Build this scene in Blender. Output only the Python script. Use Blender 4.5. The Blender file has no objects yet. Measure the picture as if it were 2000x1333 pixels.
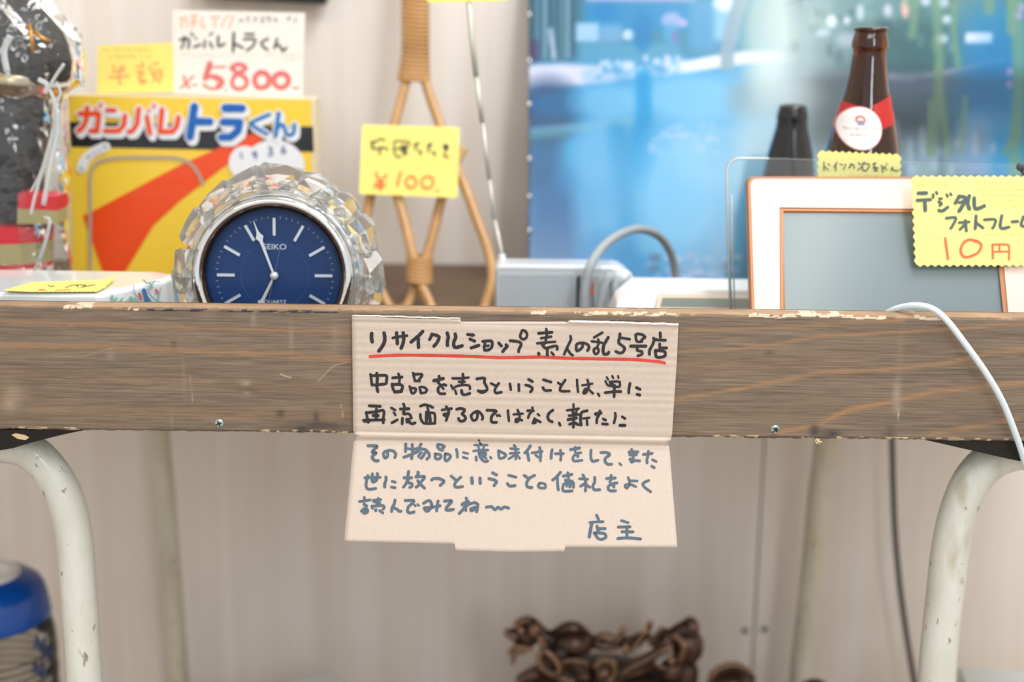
import bpy, bmesh, math, random
import numpy as np
from mathutils import Vector, noise
random.seed(7)
R = math.radians
sc = bpy.context.scene
COL = sc.collection
# ---------------------------------------------------------------- camera
F_PX = 2777.8
PITCH, ROLL = R(13.3), R(0.68)
AX = 1.042
CAM = Vector((0, -AX*math.cos(PITCH), 0.917))
Fw = Vector((0, math.cos(PITCH), -math.sin(PITCH)))
R0 = Vector((1, 0, 0)); U0 = Vector((0, math.sin(PITCH), math.cos(PITCH)))
Rt = R0*math.cos(ROLL) + U0*math.sin(ROLL)
Up = U0*math.cos(ROLL) - R0*math.sin(ROLL)
cd = bpy.data.cameras.new('camera'); cam = bpy.data.objects.new('camera', cd); COL.objects.link(cam)
from mathutils import Matrix
cam.matrix_world = Matrix(((Rt.x, Up.x, -Fw.x, CAM.x), (Rt.y, Up.y, -Fw.y, CAM.y), (Rt.z, Up.z, -Fw.z, CAM.z), (0, 0, 0, 1)))
cd.lens = 50; cd.sensor_width = 36; cd.clip_start = 0.02
cd.dof.use_dof = True; cd.dof.focus_distance = 1.038; cd.dof.aperture_fstop = 3.4; cd.dof.aperture_blades = 0
sc.camera = cam
# ---------------------------------------------------------------- world, lights, exposure
w = bpy.data.worlds.new('world'); sc.world = w; w.use_nodes = True
w.node_tree.nodes['Background'].inputs[0].default_value = (0.93, 0.96, 1.0, 1)
w.node_tree.nodes['Background'].inputs[1].default_value = 1.0
def area(name, loc, target, sx, sy, power, color=(1, 1, 1)):
    l = bpy.data.lights.new(name, 'AREA'); l.shape = 'RECTANGLE'; l.size = sx; l.size_y = sy
    l.energy = power; l.color = color
    o = bpy.data.objects.new(name, l); COL.objects.link(o); o.location = loc
    o.rotation_euler = (Vector(target)-Vector(loc)).to_track_quat('-Z', 'Y').to_euler()
    return o
area('doorway_light', (0.93, -2.95, 1.8), (0.93, 0, 1.5), 0.34, 1.0, 17, (0.95, 0.98, 1.0))
area('ceiling_light', (0.75, -0.25, 2.44), (0.1, 0.64, 1.0), 1.3, 0.6, 40, (0.98, 0.98, 1.0))
area('front_light', (-0.5, -2.2, 2.35), (0, 0.3, 0.6), 1.6, 0.5, 13, (0.95, 0.98, 1.0))
area('tube_light', (0.74, -1.95, 2.46), (0.74, -1.9500001, 0.0), 0.16, 1.9, 13, (1.0, 1.0, 0.94))
for i, (x, y) in enumerate(((-0.9, -1.6), (-0.55, -1.9), (-1.2, -1.1))):
    l = bpy.data.lights.new('bulb_light', 'POINT'); l.energy = 1.2; l.shadow_soft_size = 0.03; l.color = (1, 0.62, 0.3)
    o = bpy.data.objects.new('bulb_light', l); COL.objects.link(o); o.location = (x, y, 2.1)
sc.view_settings.view_transform = 'Standard'; sc.view_settings.look = 'None'
sc.view_settings.gamma = 1; sc.view_settings.use_curve_mapping = False
sc.view_settings.exposure = 0.0
# ---------------------------------------------------------------- helpers
def P(px, py, Y=0.0):
    d = Rt*((px-1000)/F_PX) - Up*((py-666.5)/F_PX) + Fw
    return CAM + d*((Y-CAM.y)/d.y)
def PXS(Y):                      # metres per photograph pixel at distance Y
    return ((Y-CAM.y)*math.cos(PITCH)+0.03)/F_PX
def lin(c):
    return tuple((v/255/12.92 if v/255 <= 0.04045 else ((v/255+0.055)/1.055)**2.4) for v in c)
MATS = {}
def mat(name, rgb=(200, 200, 200), rough=0.5, metal=0.0, var=0.0, scale=60.0, stretch=(1, 1, 1), bump=0.0, bscale=200.0, trans=0.0, ior=1.45, coat=0.0, attr=None, rgb2=None, emit=0.0, spec=0.5):
    if name in MATS: return MATS[name]
    m = bpy.data.materials.new(name); m.use_nodes = True; MATS[name] = m
    nt = m.node_tree; b = nt.nodes['Principled BSDF']
    b.inputs['Roughness'].default_value = rough; b.inputs['Metallic'].default_value = metal
    b.inputs['IOR'].default_value = ior; b.inputs['Transmission Weight'].default_value = trans
    b.inputs['Coat Weight'].default_value = coat; b.inputs['Coat Roughness'].default_value = 0.08
    b.inputs['Specular IOR Level'].default_value = spec
    c = lin(rgb)+(1,)
    b.inputs['Base Color'].default_value = c
    tc = nt.nodes.new('ShaderNodeTexCoord'); mp = nt.nodes.new('ShaderNodeMapping'); mp.inputs['Scale'].default_value = stretch
    nt.links.new(tc.outputs['Object'], mp.inputs[0])
    src = None
    if attr:
        a = nt.nodes.new('ShaderNodeAttribute'); a.attribute_name = attr; src = a.outputs['Color']
        nt.links.new(src, b.inputs['Base Color'])
    if var > 0 or rgb2:
        n = nt.nodes.new('ShaderNodeTexNoise'); n.inputs['Scale'].default_value = scale; n.inputs['Detail'].default_value = 5
        nt.links.new(mp.outputs[0], n.inputs['Vector'])
        if rgb2 and not attr:
            mx = nt.nodes.new('ShaderNodeMix'); mx.data_type = 'RGBA'
            rp = nt.nodes.new('ShaderNodeMapRange'); rp.inputs[1].default_value = 0.35; rp.inputs[2].default_value = 0.65
            nt.links.new(n.outputs[0], rp.inputs[0]); nt.links.new(rp.outputs[0], mx.inputs[0])
            mx.inputs[6].default_value = c; mx.inputs[7].default_value = lin(rgb2)+(1,)
            nt.links.new(mx.outputs[2], b.inputs['Base Color'])
        else:
            hs = nt.nodes.new('ShaderNodeHueSaturation'); hs.inputs['Color'].default_value = c
            if src: nt.links.new(src, hs.inputs['Color'])
            rp = nt.nodes.new('ShaderNodeMapRange'); rp.inputs[1].default_value = 0.25; rp.inputs[2].default_value = 0.75
            rp.inputs[3].default_value = 1-var; rp.inputs[4].default_value = 1+var
            nt.links.new(n.outputs[0], rp.inputs[0]); nt.links.new(rp.outputs[0], hs.inputs['Value'])
            nt.links.new(hs.outputs[0], b.inputs['Base Color'])
    if bump > 0:
        n2 = nt.nodes.new('ShaderNodeTexNoise'); n2.inputs['Scale'].default_value = bscale; n2.inputs['Detail'].default_value = 4
        nt.links.new(mp.outputs[0], n2.inputs['Vector'])
        bp = nt.nodes.new('ShaderNodeBump'); bp.inputs['Strength'].default_value = bump; bp.inputs['Distance'].default_value = 0.001
        nt.links.new(n2.outputs[0], bp.inputs['Height']); nt.links.new(bp.outputs[0], b.inputs['Normal'])
    if emit:
        b.inputs['Emission Color'].default_value = c; b.inputs['Emission Strength'].default_value = emit
    return m
def pane_mat(name, tint=(255, 255, 255), rough=0.03, bump=0.0, bscale=30, fres=1.45, haze=0.0):
    if name in MATS: return MATS[name]
    m = bpy.data.materials.new(name); m.use_nodes = True; MATS[name] = m
    nt = m.node_tree; nt.nodes.remove(nt.nodes['Principled BSDF'])
    out = nt.nodes['Material Output']
    t = nt.nodes.new('ShaderNodeBsdfTransparent'); t.inputs[0].default_value = lin(tint)+(1,)
    g = nt.nodes.new('ShaderNodeBsdfGlossy'); g.inputs['Roughness'].default_value = rough; g.inputs[0].default_value = (1, 1, 1, 1)
    fr = nt.nodes.new('ShaderNodeFresnel'); fr.inputs[0].default_value = fres
    mx = nt.nodes.new('ShaderNodeMixShader')
    nt.links.new(fr.outputs[0], mx.inputs[0]); nt.links.new(t.outputs[0], mx.inputs[1]); nt.links.new(g.outputs[0], mx.inputs[2])
    if bump:
        tc = nt.nodes.new('ShaderNodeTexCoord'); n2 = nt.nodes.new('ShaderNodeTexNoise'); n2.inputs['Scale'].default_value = bscale
        nt.links.new(tc.outputs['Object'], n2.inputs['Vector'])
        bp = nt.nodes.new('ShaderNodeBump'); bp.inputs['Strength'].default_value = bump; bp.inputs['Distance'].default_value = 0.01
        nt.links.new(n2.outputs[0], bp.inputs['Height']); nt.links.new(bp.outputs[0], g.inputs['Normal']); nt.links.new(bp.outputs[0], fr.inputs['Normal'])
    last = mx
    if haze:
        d = nt.nodes.new('ShaderNodeBsdfDiffuse'); d.inputs[0].default_value = (0.9, 0.9, 0.9, 1)
        m2 = nt.nodes.new('ShaderNodeMixShader'); m2.inputs[0].default_value = haze
        nt.links.new(mx.outputs[0], m2.inputs[1]); nt.links.new(d.outputs[0], m2.inputs[2]); last = m2
    nt.links.new(last.outputs[0], out.inputs[0])
    return m
def tag_obj(o, label=None, cat=None, group=None, kind=None):
    if label: o['label'] = label
    if cat: o['category'] = cat
    if group: o['group'] = group
    if kind: o['kind'] = kind
    return o
def obj(name, verts, faces, m, parent=None, smooth=False, **kw):
    me = bpy.data.meshes.new(name); me.from_pydata([tuple(v) for v in verts], [], faces); me.update()
    mats = m if isinstance(m, (list, tuple)) else [m]
    for q in mats: me.materials.append(q)
    if smooth: me.shade_smooth()
    o = bpy.data.objects.new(name, me); COL.objects.link(o)
    if parent is not None:
        o.parent = parent; o.matrix_parent_inverse = parent.matrix_world.inverted()
        if parent.type == 'EMPTY': o.matrix_parent_inverse = Matrix.Translation(-parent.location)
    tag_obj(o, **kw)
    return o
def empty(name, loc, label, cat, group=None):
    o = bpy.data.objects.new(name, None); COL.objects.link(o); o.location = loc; o.empty_display_size = 0.02
    tag_obj(o, label, cat, group); return o
class MB:
    def __init__(s): s.v = []; s.f = []
    def add(s, v, f):
        n = len(s.v); s.v += [tuple(q) for q in v]; s.f += [tuple(i+n for i in q) for q in f]; return s
    def box(s, x0, x1, y0, y1, z0, z1, M=None):
        v = [Vector((x, y, z)) for z in (z0, z1) for y in (y0, y1) for x in (x0, x1)]
        if M: v = [M @ q for q in v]
        return s.add(v, [(0, 2, 3, 1), (4, 5, 7, 6), (0, 1, 5, 4), (2, 6, 7, 3), (0, 4, 6, 2), (1, 3, 7, 5)])
    def tube(s, pts, r, n=12, caps=True, taper=None):
        pts = [Vector(p) for p in pts]; N = len(pts); vs = []; fs = []
        t0 = (pts[1]-pts[0]).normalized(); u = t0.orthogonal().normalized()
        for i, p in enumerate(pts):
            t = (pts[min(i+1, N-1)]-pts[max(i-1, 0)]).normalized()
            u = (u - t*u.dot(t)).normalized(); v = t.cross(u)
            rr = r if taper is None else taper[i]
            for k in range(n):
                a = 2*math.pi*k/n; vs.append(p + u*(rr*math.cos(a)) + v*(rr*math.sin(a)))
        for i in range(N-1):
            for k in range(n):
                fs.append((i*n+k, i*n+(k+1) % n, (i+1)*n+(k+1) % n, (i+1)*n+k))
        if caps: fs.append(tuple(range(n-1, -1, -1))); fs.append(tuple((N-1)*n+k for k in range(n)))
        return s.add(vs, fs)
    def lathe(s, prof, c=(0, 0, 0), n=40, M=None, closed=False, arc=None):
        vs = []; fs = []; N = len(prof)
        for (r, z) in prof:
            for k in range(n):
                a = 2*math.pi*k/n; q = Vector((r*math.cos(a), r*math.sin(a), z))
                if M: q = M @ q
                vs.append(q+Vector(c))
        for i in range(N-1):
            for k in range(n):
                fs.append((i*n+k, i*n+(k+1) % n, (i+1)*n+(k+1) % n, (i+1)*n+k))
        if closed:
            for k in range(n): fs.append(((N-1)*n+k, (N-1)*n+(k+1) % n, (k+1) % n, k))
        return s.add(vs, fs)
    def ell(s, c, r, n=14, M=None):
        vs = []; fs = []; h = n//2
        for i in range(h+1):
            th = math.pi*i/h
            for k in range(n):
                a = 2*math.pi*k/n
                q = Vector((r[0]*math.sin(th)*math.cos(a), r[1]*math.sin(th)*math.sin(a), r[2]*math.cos(th)))
                if M: q = M @ q
                vs.append(q+Vector(c))
        for i in range(h):
            for k in range(n): fs.append((i*n+k, (i+1)*n+k, (i+1)*n+(k+1) % n, i*n+(k+1) % n))
        return s.add(vs, fs)
    def slab(s, pts, off):       # closed outline pts (3D) extruded by off
        n = len(pts); off = Vector(off)
        v = [Vector(p) for p in pts] + [Vector(p)+off for p in pts]
        return s.add(v, [tuple(range(n)), tuple(range(2*n-1, n-1, -1))] + [(i, i+n, (i+1) % n+n, (i+1) % n) for i in range(n)])
    def build(s, name, m, parent=None, smooth=False, **kw): return obj(name, s.v, s.f, m, parent, smooth, **kw)
def bevel(o, wd, seg=3, ang=40):
    b = o.modifiers.new('bevel', 'BEVEL'); b.width = wd; b.segments = seg; b.limit_method = 'ANGLE'; b.angle_limit = R(ang)
    o.data.shade_smooth() if seg > 1 else None
    try: o.data.set_sharp_from_angle(angle=R(35))
    except Exception: pass
    return o
def catmull(p, n=4, closed=False):
    p = [Vector(q) for q in p]
    if len(p) < 3: return p
    out = []
    N = len(p)
    rng = range(N if closed else N-1)
    for i in rng:
        if closed: a, b, c, d = p[(i-1) % N], p[i], p[(i+1) % N], p[(i+2) % N]
        else: a, b, c, d = p[max(i-1, 0)], p[i], p[i+1], p[min(i+2, N-1)]
        for k in range(n):
            t = k/n
            out.append(0.5*((2*b)+(c-a)*t+(2*a-5*b+4*c-d)*t*t+(3*b-a-3*c+d)*t**3))
    if not closed: out.append(p[-1])
    return out
# ink strokes : each is a ribbon with round ends lying on a surface given by fn(px, py, lift)
LIFT = [0]
def ribbon(mb, pts, wd, fn, lift=0.0, smooth=True, wob=0.0):
    pts = [Vector((a, b)) for a, b in pts]
    if len(pts) == 1: pts.append(pts[0]+Vector((0.2, 0.1)))
    LIFT[0] = (LIFT[0]+1) % 61; lf = lift + LIFT[0]*2.0e-6
    r = wd/2
    if smooth == 1 and len(pts) > 1:
        q = [pts[0]]
        for a, b in zip(pts[:-1], pts[1:]):
            m_ = max(1, int((b-a).length/40))
            q += [a+(b-a)*(j/m_) for j in range(1, m_+1)]
        pts = q
    def cap(c, d, sgn):
        a0 = math.atan2(d.y, d.x)
        vs = [c] + [c+Vector((math.cos(a0+sgn*(math.pi/2)+math.pi*k/6), math.sin(a0+sgn*(math.pi/2)+math.pi*k/6)))*r for k in range(7)]
        mb.add([fn(q.x, q.y, lf) for q in vs], [(0, k+1, k+2) for k in range(6)])
    if smooth == 2:
        q = catmull(pts, 2) if len(pts) > 2 else pts
        for i in range(len(q)-1): ribbon(mb, [tuple(q[i]), tuple(q[i+1])], wd, fn, lift, False)
        return
    if smooth or len(pts) == 2:
        q = catmull(pts, 4) if len(pts) > 2 else [pts[0]+(pts[1]-pts[0])*(j/4) for j in range(5)]
        L, Rr = [], []
        for i, c in enumerate(q):
            t = (q[min(i+1, len(q)-1)]-q[max(i-1, 0)])
            if t.length < 1e-6: t = Vector((1, 0))
            t.normalize(); n = Vector((-t.y, t.x))
            rr = r*(1+wob*math.sin(i*1.7+pts[0].x))
            L.append(c+n*rr); Rr.append(c-n*rr)
        N = len(q)
        mb.add([fn(a.x, a.y, lf) for a in L+Rr], [(i, i+1, N+i+1, N+i) for i in range(N-1)])
        cap(q[0], (q[1]-q[0]).normalized(), 1); cap(q[-1], (q[-1]-q[-2]).normalized(), -1)
    else:
        for i in range(len(pts)-1):
            ribbon(mb, [tuple(pts[i]), tuple(pts[i+1])], wd, fn, lift, False)
def strokes(mb, text, ox, oy, s, wdef, fn, lift=0.0002, smooth=True, dx=0, dy=0, grow=0, wob=0.05):
    for st in text.replace('\n', ' ').split('/'):
        tk = st.split()
        if not tk: continue
        wd = wdef
        if tk[0][0] == 'w': wd = float(tk[0][1:]); tk = tk[1:]
        v = [float(t) for t in tk]
        pts = [(ox+v[i]/s+dx, oy+v[i+1]/s+dy) for i in range(0, len(v), 2)]
        ribbon(mb, pts, wd/s+grow, fn, lift, smooth, wob)
def zig(c, n, t, sides='tblr'):  # pinked outline between 4 pixel corners TL TR BR BL; n = teeth size px, t depth px
    out = []
    names = 'trbl'
    cx = sum(q[0] for q in c)/4; cy = sum(q[1] for q in c)/4
    for i in range(4):
        a = Vector(c[i]); b = Vector(c[(i+1) % 4]); d = b-a; L = d.length
        k = max(2, int(L/n)); nn = Vector((d.y, -d.x)).normalized()
        if names[i] in sides:
            for j in range(k):
                out.append(a+d*(j/k)); out.append(a+d*((j+0.5)/k)+nn*t)
        else: out.append(a)
    return out
# ---------------------------------------------------------------- handwriting (pen strokes)
INK_BLACK = [
(710,630,10,"""w70 160 220 155 300 170 380/w68 400 210 415 300 405 390 360 480 300 560/570 305 700 280 850 260/w66 645 205 655 300 660 415/w66 775 205 785 330 765 430 735 505/w66 1155 180 1090 250 1020 310 930 385/w64 1070 320 1070 400 1075 490/w58 1335 230 1320 280 1290 335/w62 1340 235 1440 260 1475 300 1440 390 1375 465/w66 1635 210 1655 290 1640 370 1640 450/w66 1790 230 1800 300 1765 380 1765 460 1810 492 1925 458"""),
(900,630,10,"""w62 135 237 245 250/w58 180 328 270 368/w62 205 500 350 450/w56 430 372 590 365 615 420 600 490 540 540 465 545/w50 470 400 475 460 540 455/w46 450 470 465 540/w60 742 405 790 460/w60 885 440 905 468 860 520 820 570/w56 965 360 1100 375 1165 400 1175 450 1140 520 1130 575/w50 1190 168 1225 155 1275 190 1295 250 1270 310 1210 330 1165 290 1165 240 1185 200/w56 1520 215 1780 195/w50 1670 130 1680 250 1660 350/w48 1570 310 1765 280/w48 1495 410 1840 380/w52 1590 430 1640 500 1690 500 1850 460 1885 490 1880 530/w60 1640 400 1600 450/w54 1690 520 1690 640/w60 1520 605 1527 622/w46 1772 588 1812 632"""),
(1110,630,10,"""w50 42 270 51 336 12 420 -36 522 -81 624/w50 -6 540 36 606 84 645/w52 280 420 275 480 230 530 170 560 155 500 165 430 230 405 330 410 400 460 400 510 375 555/w48 505 295 600 240 665 200/w46 460 370 560 385 660 400/w46 585 335 595 400 570 470/w48 545 500 500 530 505 590 540 620 585 590 590 530 560 500/w58 780 295 730 380 690 460 680 560 700 620 770 615 790 585/w54 1010 225 1000 300 985 400 1060 460 1100 510 1070 580 1000 600 930 570/w50 1010 300 1110 315 1198 330/w50 1315 240 1340 370 1440 375/w52 1350 225 1440 240 1500 290 1450 325 1425 365/w60 1220 465 1515 465/w52 1350 490 1350 550 1430 570 1440 620 1360 655/w54 1795 205 1800 290/w56 1665 310 1720 340 1895 350/w54 1680 330 1650 430 1590 540 1585 625/w50 1785 420 1785 530/w56 1790 500 1918 500/w56 1702 550 1710 650 1750 685 1830 680 1890 650 1890 590 1850 560 1720 550"""),
(710,720,10,"""w48 135 115 150 200 165 330/w52 150 140 250 140 420 135 455 170 445 260 420 305 170 325/w56 260 95 270 200 260 350 280 455/w54 570 185 750 170/w46 680 105 705 180 700 270/w50 558 305 570 380 605 455/w56 570 320 700 312 765 355 740 430/w60 610 462 740 450/w48 968 90 990 180 1005 245/w52 990 118 1120 112 1142 140 1100 200 1080 240/w50 1010 245 1095 248/w46 900 350 920 420 940 480/w48 920 385 1010 390 1020 420 1000 475 950 490/w46 1092 370 1110 430 1118 480/w48 1130 360 1190 375 1235 410 1210 470 1120 485/w64 1375 240 1480 215 1555 200/w50 1475 150 1480 230 1450 270/w48 1450 270 1510 330/w52 1610 332 1560 318 1470 370 1455 430 1490 492 1590 495/w46 1530 350 1560 400/w48 1740 195 1900 195 2050 180/w52 1940 110 1945 200 1925 290/w52 1865 262 1970 262/w44 1712 335 1745 400/w46 1750 395 1830 345 1980 325 2060 340 2082 380 2075 405/w44 1790 430 1812 500/w54 1915 430 1930 500 1980 515 2075 490"""),
(900,720,10,"""w52 312 205 420 190 468 200 460 270 500 350 515 410 460 460 400 472 340 435/w50 340 440 430 450 490 430/w46 590 292 680 338/w50 742 292 700 350 665 420 690 482 792 465/w50 960 302 978 415/w50 1132 312 1136 438/w54 1325 215 1398 258/w54 1270 325 1350 350 1400 400 1362 458/w52 1614 222 1762 268/w54 1605 378 1645 430 1755 430"""),
(1080,720,10,"""w46 100 280 160 325/w50 240 230 170 330 140 400 160 445 318 445/w46 470 225 478 350 492 458/w44 575 330 680 315 768 300/w46 675 225 697 320 690 390 640 400 600 450 605 490 650 470 690 410 780 490/w80 625 440 650 430/w44 880 495 905 538/w38 1050 172 1078 220/w40 1158 148 1178 192/w38 1272 148 1280 188/w40 1025 250 1070 330 1130 345/w46 1110 265 1280 258 1308 290 1290 360 1150 345 1120 300/w66 1150 310 1210 350/w54 1022 475 1200 455 1325 452/w52 1200 380 1195 555/w52 1505 292 1485 400 1482 478/w54 1632 378 1702 410/w58 1648 508 1694 522"""),
(700,780,10,"""w58 215 132 425 142/w50 155 260 170 350 192 455/w52 150 270 350 245 470 220 500 260 490 350 485 465/w58 352 200 345 380/w60 290 320 385 325/w52 100 415 505 405/w46 120 440 215 432/w48 642 172 718 215/w44 692 265 725 312/w50 655 465 760 405/w56 820 195 988 190/w50 880 95 902 180 880 290 960 285 1010 310 1035 370/w52 860 375 855 485/w54 942 395 955 450/w54 985 390 1005 462 1060 482 1105 465/w50 1212 140 1285 112 1380 130 1452 165/w46 1348 165 1370 230/w50 1210 300 1218 380 1262 460 1330 478 1500 475/w60 1332 255 1330 430/w50 1340 275 1460 270 1495 320 1495 440/w58 1388 300 1405 430/w50 1340 350 1400 360/w50 1632 212 1820 187/w52 1715 150 1755 210 1762 280 1740 340 1715 415/w56 1725 290 1668 300 1695 325 1740 330"""),
(880,780,10,"""w54 120 200 200 185 272 205 260 250 225 290 280 340 290 390 240 430 180 425 155 380/w50 495 245 520 280 525 340 500 400 440 415 408 360 408 310 480 250 540 240 605 300 630 360 618 398/w54 710 218 870 225 885 250 815 320 792 400 815 452 895 455/w38 900 312 915 335/w40 942 308 968 335/w48 1120 222 1130 330 1142 425/w44 1232 300 1408 285/w48 1310 215 1345 300 1340 380 1290 390 1270 440 1310 442 1350 400 1395 415/w76 1285 410 1312 412/w52 1505 228 1618 230/w46 1600 165 1590 230 1540 300 1515 368/w40 1700 292 1735 322/w48 1640 380 1620 440 1605 470 1660 460 1650 400 1755 448/w60 1630 430 1640 440"""),
(1060,780,10,"""w54 198 218 130 270 98 340 120 410 185 445/w48 322 465 342 515/w42 600 100 605 190/w46 478 220 610 205 702 187/w42 580 220 588 270/w42 662 210 655 270/w48 512 325 700 300/w52 610 270 600 550/w60 498 402 655 370/w50 525 492 600 465/w52 630 465 695 502/w54 868 228 780 250 745 300 740 420 750 510/w42 792 380 912 365/w46 862 390 870 505/w66 1035 292 1135 270/w50 1115 230 1108 290 1062 380 1055 465/w50 1182 388 1228 412/w52 1170 485 1265 492/w48 1415 275 1422 340 1392 468/w48 1552 345 1608 382/w60 1512 515 1605 515"""),
(890,850,10,"w34 455 105 458 108/w30 468 152 500 176"),
]
INK_SLATE = [
(700,850,10,"""w58 190 210 365 220 320 270 270 340 350 350 290 400 270 440 320 500 385 505/w52 570 345 570 420 520 450 495 400 500 340 580 305 670 310 725 360 725 410 710 440/w50 925 175 920 325/w46 945 260 1060 282 1150 260/w54 1050 188 1060 320 1040 462/w54 890 435 1040 380 1180 310/w52 1225 178 1190 260 1240 280/w54 1160 275 1290 280 1370 350 1385 420 1340 472/w48 1230 345 1180 400 1178 425/w54 1298 355 1260 420 1225 455/w50 1550 190 1550 240 1600 290 1645 302/w52 1560 185 1640 200 1680 232 1640 262/w50 1500 370 1510 462 1590 462 1615 405 1580 378 1510 375/w50 1697 370 1690 480 1730 505 1780 460 1800 420 1770 380 1700 368/w48 1915 282 1930 360 1935 435"""),
(890,850,10,"""w42 150 342 238 365/w44 145 435 230 460/w42 370 197 618 197/w40 440 225 462 290/w40 560 210 530 290/w46 350 315 480 297 632 297/w46 452 345 480 440 520 440 580 400 580 350 470 345/w66 480 385 560 385/w50 400 432 405 495/w48 490 440 520 490 580 522 628 510/w46 570 440 598 462/w44 677 432 694 456/w50 838 305 840 380 862 458 960 430 972 380 870 325/w46 1072 265 1225 280/w50 1140 205 1172 260 1175 468/w46 1062 362 1238 345/w44 1160 380 1100 430 1038 465/w44 1190 380 1252 460/w56 1458 215 1410 290 1352 350/w54 1402 350 1430 495/w50 1492 350 1688 322/w52 1640 248 1660 350 1655 505/w42 1560 390 1620 440/w54 1885 292 1870 360 1865 458/w48 1945 367 2105 365"""),
(1090,850,10,"""w50 45 300 60 370 50 495/w56 245 285 418 258/w46 335 240 330 310 360 370/w48 445 348 380 360 300 420 295 490 340 512 468 495/w52 380 375 388 425/w52 645 298 640 420 670 512 778 495/w54 838 345 950 345 1010 385 930 450 920 520 970 572 1045 572/w42 1200 557 1232 587/w52 1385 335 1558 332/w50 1435 285 1470 400 1460 490/w54 1402 390 1528 388/w52 1420 490 1440 530 1500 502 1592 508/w52 1405 475 1445 470/w52 1668 382 1836 360/w50 1765 320 1760 400 1735 480 1740 548/w44 1842 482 1918 520/w52 1832 612 1880 638"""),
(700,910,10,"""w52 128 238 425 228/w52 185 195 160 300 150 400 200 462 338 445/w52 275 160 265 270 285 320 350 290 370 240/w52 370 152 382 230/w50 290 285 345 270/w56 538 222 540 280 515 350 515 415/w46 660 305 722 325/w48 645 418 718 432/w58 980 118 970 200 970 280/w54 892 238 1040 237/w52 965 270 920 370 882 418/w52 950 330 1040 350 1050 400 1002 425/w58 1162 128 1170 170 1128 218/w52 1130 222 1295 215 1230 310 1160 400 1128 418/w52 1160 295 1220 370 1292 438/w56 1432 280 1470 255 1580 255 1670 300 1640 350 1598 385/w50 1812 202 1900 280/w52 2000 225 1920 300 1880 370 1910 420 2035 410"""),
(890,910,10,"""w62 315 240 325 342/w60 475 245 480 345/w56 722 142 798 182/w56 650 255 750 280 798 315 752 388/w52 1035 190 1178 225/w56 1010 352 1060 400 1158 390/w54 1338 192 1410 240/w56 1540 192 1450 240 1390 330 1400 412 1488 428/w48 1640 345 1610 390 1640 430 1700 440 1750 432 1750 370 1700 345 1640 345"""),
(1080,910,10,"""w54 145 132 70 220 -5 280/w52 90 240 90 360 105 475/w54 205 205 368 172/w48 290 138 305 250/w48 245 280 270 400/w52 260 290 360 300 400 350 400 425/w66 300 345 375 355/w52 330 390 330 415/w50 210 360 190 450 220 500 375 495/w48 520 255 678 266/w52 587 182 640 320 635 495/w52 620 355 542 400/w50 650 370 718 422/w54 815 230 815 320 780 400 810 470 912 470/w54 1050 252 1216 242/w48 1135 188 1140 260 1110 320/w54 1250 338 1180 350 1090 400 1085 460 1130 492 1222 490/w54 1180 360 1190 418/w46 1470 235 1500 330 1480 400 1440 440 1405 400 1430 370 1520 370 1620 412/w46 1510 295 1645 300/w50 1870 290 1780 330 1755 370 1800 430 1908 510"""),
(690,950,10,"""w46 215 218 220 260/w52 122 302 328 270/w58 212 355 258 390/w56 160 490 220 440 280 470 260 520 205 528/w60 200 480 255 485/w48 392 277 538 265/w56 487 245 470 380/w52 400 300 515 330/w46 362 388 378 436/w50 390 392 570 380 605 420 582 450/w58 440 465 440 478/w48 517 478 578 525/w54 815 272 800 350 765 410 748 495/w52 785 420 850 450 900 490 935 490/w54 1017 282 1180 282 1150 340 1080 400 1060 490 1110 525 1188 505/w40 1195 367 1215 388/w40 1258 357 1280 382/w54 1372 335 1470 282 1520 320 1530 400 1480 470 1430 490 1388 425 1500 420 1695 385/w52 1657 290 1640 400 1630 482"""),
(830,950,10,"""w58 388 292 520 292 480 350 420 420 430 470 555 455/w54 805 235 820 300 780 400 740 460 670 535/w50 850 300 740 340 728 370/w52 790 380 800 475/w52 820 380 900 340 980 325 1035 370 1010 500/w54 1000 410 905 440 905 480 1000 440/w70 940 450 985 440/w52 1200 412 1300 402 1370 460 1430 412 1490 450 1550 407 1635 430"""),
(1100,1000,10,"""w50 652 68 690 150/w46 520 212 600 202 780 195/w60 562 210 540 330 510 490/w54 660 285 690 400/w54 700 330 818 330/w54 605 415 700 535 825 512 820 440 760 422 640 412/w48 1138 175 1268 215/w52 1075 302 1305 295/w54 1150 392 1365 395/w58 1245 300 1245 500/w54 1068 525 1280 512 1510 535"""),
]
UNDERLINE = (0,0,1,"w6.2 723 697 770 694.5 830 694.5 900 696 980 699 1060 698 1115 700.5 1200 702 1240 703 1285 707 1298 709.5")
# ---------------------------------------------------------------- numpy paint helpers (surface colour; the poster also gets a painted light streak)
rng = np.random.default_rng(5)
def vnoise(X, Y, sx, sy, seed):
    r = np.random.default_rng(seed); g = r.random((64, 64))
    u = X/sx; v = Y/sy; i = np.floor(u).astype(int); j = np.floor(v).astype(int); fu = u-i; fv = v-j
    fu = fu*fu*(3-2*fu); fv = fv*fv*(3-2*fv)
    a = g[i % 64, j % 64]; b = g[(i+1) % 64, j % 64]; c = g[i % 64, (j+1) % 64]; d = g[(i+1) % 64, (j+1) % 64]
    return a*(1-fu)*(1-fv)+b*fu*(1-fv)+c*(1-fu)*fv+d*fu*fv
def set_colors(o, C, name='paint'):     # C (nverts,3) sRGB 0..255
    c = np.clip(C/255.0, 0, 1); c = np.where(c <= 0.04045, c/12.92, ((c+0.055)/1.055)**2.4)
    a = o.data.color_attributes.new(name, 'FLOAT_COLOR', 'POINT')
    a.data.foreach_set('color', np.concatenate([c, np.ones((len(c), 1))], 1).astype(np.float32).ravel())
def mixc(C, m, rgb): return C*(1-m[..., None]) + np.array(rgb, float)*m[..., None]
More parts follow.
